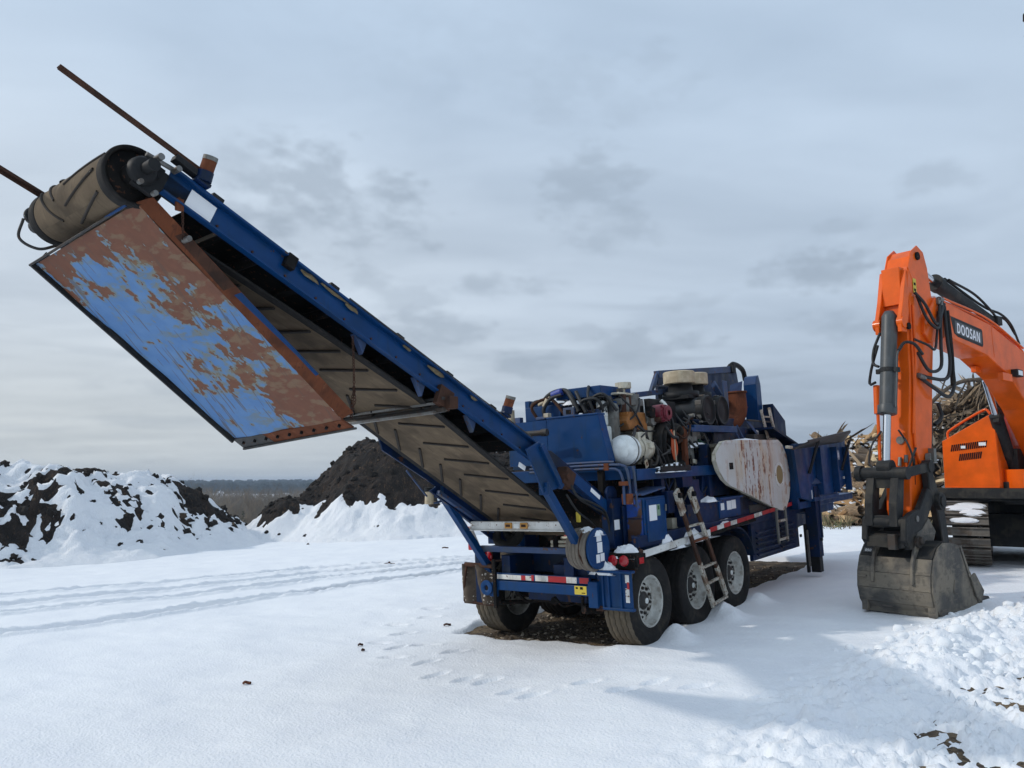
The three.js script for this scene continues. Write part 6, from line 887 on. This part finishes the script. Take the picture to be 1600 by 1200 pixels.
// ---------------------------------------------------------------- wood waste heap behind the machines
{
  const W = thing('wood_heap', 'big heap of split logs, limbs and brush dusted with snow behind the excavator', 'wood heap');
  const hh = (x, z) => { const n = (fbm(x * .4, z * .4, 4, 801) - .5) * 1.6; const a = Math.hypot((x - 13.6) / 3.4, (z + 31) / 4.6) * 1 , b = Math.hypot((x - 20.5) / 6.6, (z + 32) / 6.6); return Math.max(3.0 * (1 - sstep(.25, 1.15, a + n * .12)), 4.7 * (1 - sstep(.2, 1.12, b + n * .1)), 2.4 * (1 - sstep(.2, 1.1, Math.hypot((x - 14) / 3.6, (z + 27.6) / 2.6) + n * .1))); };
  const xs = [], zs = []; for (let x = 8; x <= 30; x += .22) xs.push(x); for (let z = -40; z <= -23.5; z += .22) zs.push(z);
  const top = (x, z) => landH(x, z) + hh(x, z);
  const core = shade(new THREE.Mesh(sheet(xs, zs, (x, z) => top(x, z) - .22 + (fbm(x * 2.4, z * 2.4, 3, 805) - .5) * .5 - (hh(x, z) < .05 ? .3 : 0)), M.soil)); core.name = 'debris_core'; W.add(core);
  const bark = [[112, 94, 76], [136, 114, 90], [94, 82, 70], [150, 126, 98]].map((c, i) => std({ map: tex(128, 128, (u, v) => { const n = fbm(u * 10, v * 3, 4, 810 + i, 30); return c.map(k => k * (.55 + .8 * n)); }, true, .5), roughness: 1 }));
  const cut = [[214, 182, 138], [196, 162, 120], [222, 198, 158], [172, 138, 100]].map((c, i) => std({ map: tex(128, 128, (u, v) => { const n = fbm(u * 22, v * 4, 4, 820 + i, 88); return c.map(k => k * (.72 + .46 * n)); }, true, .5), roughness: .95 }));
  const logG = [], splitG = [];
  for (let k = 0; k < 4; k++) { const g = flat(new THREE.CylinderGeometry(.9 - .08 * k, 1, 2, 10, 1, true)), c1 = flat(new THREE.CircleGeometry(.9 - .08 * k, 10).rotateX(-Math.PI / 2).translate(0, 1, 0)), c0 = flat(new THREE.CircleGeometry(1, 10).rotateX(Math.PI / 2).translate(0, -1, 0)); logG.push([boxUV(g), boxUV(c0)]); }
  for (let k = 0; k < 4; k++) { const a = 1.1 + k * .35, s = new THREE.Shape([new THREE.Vector2(0, 0), ...[0, .33, .66, 1].map(t => new THREE.Vector2(Math.cos(a * t) * 1.3, Math.sin(a * t) * 1.3))]); const g = new THREE.ExtrudeGeometry(s, { depth: 2, bevelEnabled: false }); g.translate(-.6, -.4, -1); g.rotateX(Math.PI / 2); splitG.push(boxUV(flat(g))); }
  const r = rng(31);
  const pick = () => { for (let k = 0; k < 80; k++) { const x = 9.6 + r() * 15, z = -33 + r() * 9; const e = .12, h0 = hh(x, z); if (h0 < .25) continue; const slope = hh(x, z - e) - hh(x, z + e); if (slope > -.02 && r() < .95 || z > -24.5) { if (h0 > .3 && (slope > 0 || r() < .3)) return [x, z, h0]; } } return [16, -29, hh(16, -29)]; };
  for (let k = 0; k < 295; k++) {
    let [x, z, h] = pick(); if (k % 3 !== 2) { x = 10.3 + r() * 4.4; z = -31 + r() * 5.6; h = hh(x, z); if (h < .2) { k--; continue; } }
    const left = x < 15.5, rr = left ? .07 + .15 * r() : .05 + .13 * r(), len = left ? .55 + .85 * r() : .6 + 1.2 * r();
    const o = new THREE.Group(); o.name = 'log'; o.position.set(x, top(x, z) + rr * .45 + .02, z); o.rotation.set(1.57 + (r() - .5) * 1.2, r() * 6.28, (r() - .5) * 1.3); o.scale.set(rr, len * .6, rr);
    if (left && r() < .6 || r() < .2) { const m = shade(new THREE.Mesh(splitG[k % 4], cut[Math.floor(r() * 4)])); m.name = 'log'; m.position.copy(o.position); m.rotation.copy(o.rotation); m.scale.copy(o.scale); W.add(m); }
    else { const i = Math.floor(r() * 4), m = shade(new THREE.Mesh(logG[k % 4][0], bark[i])), c = shade(new THREE.Mesh(logG[k % 4][1], cut[Math.floor(r() * 4)])); m.name = 'log'; m.position.copy(o.position); m.rotation.copy(o.rotation); m.scale.copy(o.scale); c.name = 'cut_end'; m.add(c); W.add(m); }
  }
  for (let k = 0; k < 190; k++) {                          // limbs reaching out of the heap
    const [x, z] = pick(); if (x < 15.5) continue; const y = top(x, z), a = r() * 6.28, L = 1.0 + 2.0 * r(), up = .05 + (x > 15.5 ? .45 : .12) * r(), q = .025 + .05 * r(), pts = []; for (let j = 0; j < 5; j++) { const t = j / 4; pts.push([x + Math.cos(a) * L * (t - .3) + (r() - .5) * .2, y - .25 + up * L * t * .6 + (r() - .5) * .42, z + Math.sin(a) * L * (t - .3) * .6 + (r() - .5) * .35]); }
    part(W, 'limb', bark[k % 4], [tube(pts, q, 6, 10), tube([pts[2], [pts[2][0] + (r() - .5) * .7, pts[2][1] + .35, pts[2][2] + (r() - .5) * .5], [pts[2][0] + (r() - .5) * 1.3, pts[2][1] + .5 + .3 * r(), pts[2][2]]], q * .5, 5, 6)]);
  }
  { // the bent dead limb standing out of the top, seen left of the boom
    const x = 17.3, z = -29.0, y = 4.75;
    part(W, 'limb', bark[2], [tube([[x - 1.6, y + .1, z], [x - 1.0, y + .7, z], [x - .2, y + 1.15, z], [x + .5, y + 1.2, z + .1], [x + 1.1, y + .9, z], [x + 1.5, y + .5, z]], .075, 8, 24), tube([[x - 1.0, y + .7, z], [x - .8, y + 1.2, z], [x - .5, y + 1.7, z]], .03, 6), tube([[x, y + 1.15, z], [x - .3, y + .6, z], [x - .5, y + .1, z]], .03, 6), tube([[x + .8, y + 1.05, z], [x + .9, y + .7, z + .1], [x + 1.3, y + .2, z]], .04, 6), rod([x + .35, y + 1.2, z + .1], [x + .75, y + 1.27, z + .1], .1, .07, 8)]);
  }
  const tw = [], right_ = x => x > 15; for (let k = 0; k < 5200; k++) { const [x, z] = pick(), t = .5 + r(), right = x > 15 ? 1 : .7; if (!right_(x) && r() < .93) continue; tw.push({ p: [x, top(x, z) + (r() - .3) * .4 * right, z], s: [.005 + .007 * r() * r(), .3 + .75 * r() * right, .005 + .007 * r()], e: [1.57 + (r() - .5) * 1.1, r() * 6.28, (r() - .5) * 1.1], c: r() < .35 ? [.34 * t, .25 * t, .16 * t] : [.17 * t, .13 * t, .092 * t] }); }
  scatter('brush', '', '', merged(tube([[0, -1, 0], [14, -.4, 9], [-10, .15, -6], [6, .6, 8], [-6, 1, 2]], 1, 4, 12)), std({ roughness: 1 }), tw, W);
  const sn = []; for (let k = 0; k < 900; k++) { let [x, z] = pick(); if (k % 2) { x = 10.3 + r() * 4.4; z = -31 + r() * 5.6; if (hh(x, z) < .3) continue; } const s = .05 + .2 * r() * r(); sn.push({ p: [x, top(x, z) + .10 + .1 * r(), z], s: [s, s * .2, s * (.6 + .5 * r())], e: [.35 + (r() - .5) * .4, r() * 6, (r() - .5) * .4] }); }
  scatter('snow_cap', '', '', blob(1, 77, 2, .15), M.snow, sn, W);
  // brush and dry grass at the foot
  const gr = []; for (let k = 0; k < 1100; k++) { const x = 9.3 + r() * 6.2, z = -27.2 + r() * 3.4, q = Math.hypot((x - 11.4) / 2.2, (z + 25.9) / 1.5); if (q > 1 + r() * .4 || fbm(x * 1.4, z * 1.4, 3, 844) < .5) continue; const t = .6 + .8 * r(); gr.push({ p: [x, landH(x, z) + .10, z], s: [.008, .10 + .22 * r(), .008], e: [(r() - .5) * 2, r() * 6, (r() - .5) * 2], c: r() < .4 ? [.10 * t, .11 * t, .05 * t] : [.2 * t, .16 * t, .09 * t] }); }
  scatter('dry_grass', 'dry grass and brush sticking out of the snow at the foot of the wood heap', 'grass', merged(tube([[0, -1, 0], [2, 0, 1], [-1, 1, 0]], 1, 4, 5)), std({ roughness: 1 }), gr);
}
// bits of bark and sticks lying on the snow
{
  const list = [['reddish bark strip lying alone on the open snow', -2.83, -8.55, .045, .3], ['short stick on the snow left of the footprints', -1.95, -10.25, .03, .2], ['tiny bark chip beside the short stick left of the footprints', -1.86, -9.95, .02, .6], ['twig on the snow just left of the rear wheel patch', -.92, -11.3, .05, -.1], ['dark twig lying across the upper tyre track', -3.0, -19.3, .15, .2], ['dark clump half buried in snow near the mulch heap', -2.0, -23.5, .10, .4], ['stump of wood standing in snow before the mulch heap', -7.2, -27.6, .12, 1.2]];
  list.forEach(([lab, x, z, L, a], i) => { const y = landH(x, z) + coverT(x, z), c = Math.cos(a), s = Math.sin(a), g = [tube([[-L * c, .012, -L * s], [-L * .3 * c, .03, -L * .3 * s + .02], [L * .4 * c, .02, L * .4 * s], [L * c, .02, L * s]], .012 + L * .06, 6)]; if (L > .11) g.push(blob(L * .4, 900 + i, 1, .4)); const m = tag(new THREE.Mesh(merged(g), i === 0 ? M.rust : M.rustDark), i < 2 || i > 2 && i < 5 ? 'stick' : i === 2 ? 'bark_chip' : 'wood_clump', lab, i === 2 || i === 0 ? 'bark' : i < 5 ? 'stick' : 'wood'); m.position.set(x, y, z); });
}

const renderer = new THREE.WebGLRenderer({ antialias: true });
renderer.toneMapping = THREE.LinearToneMapping;
renderer.toneMappingExposure = EXPOSURE;
renderer.shadowMap.enabled = true;
renderer.shadowMap.type = THREE.PCFSoftShadowMap;
renderer.render(scene, camera);
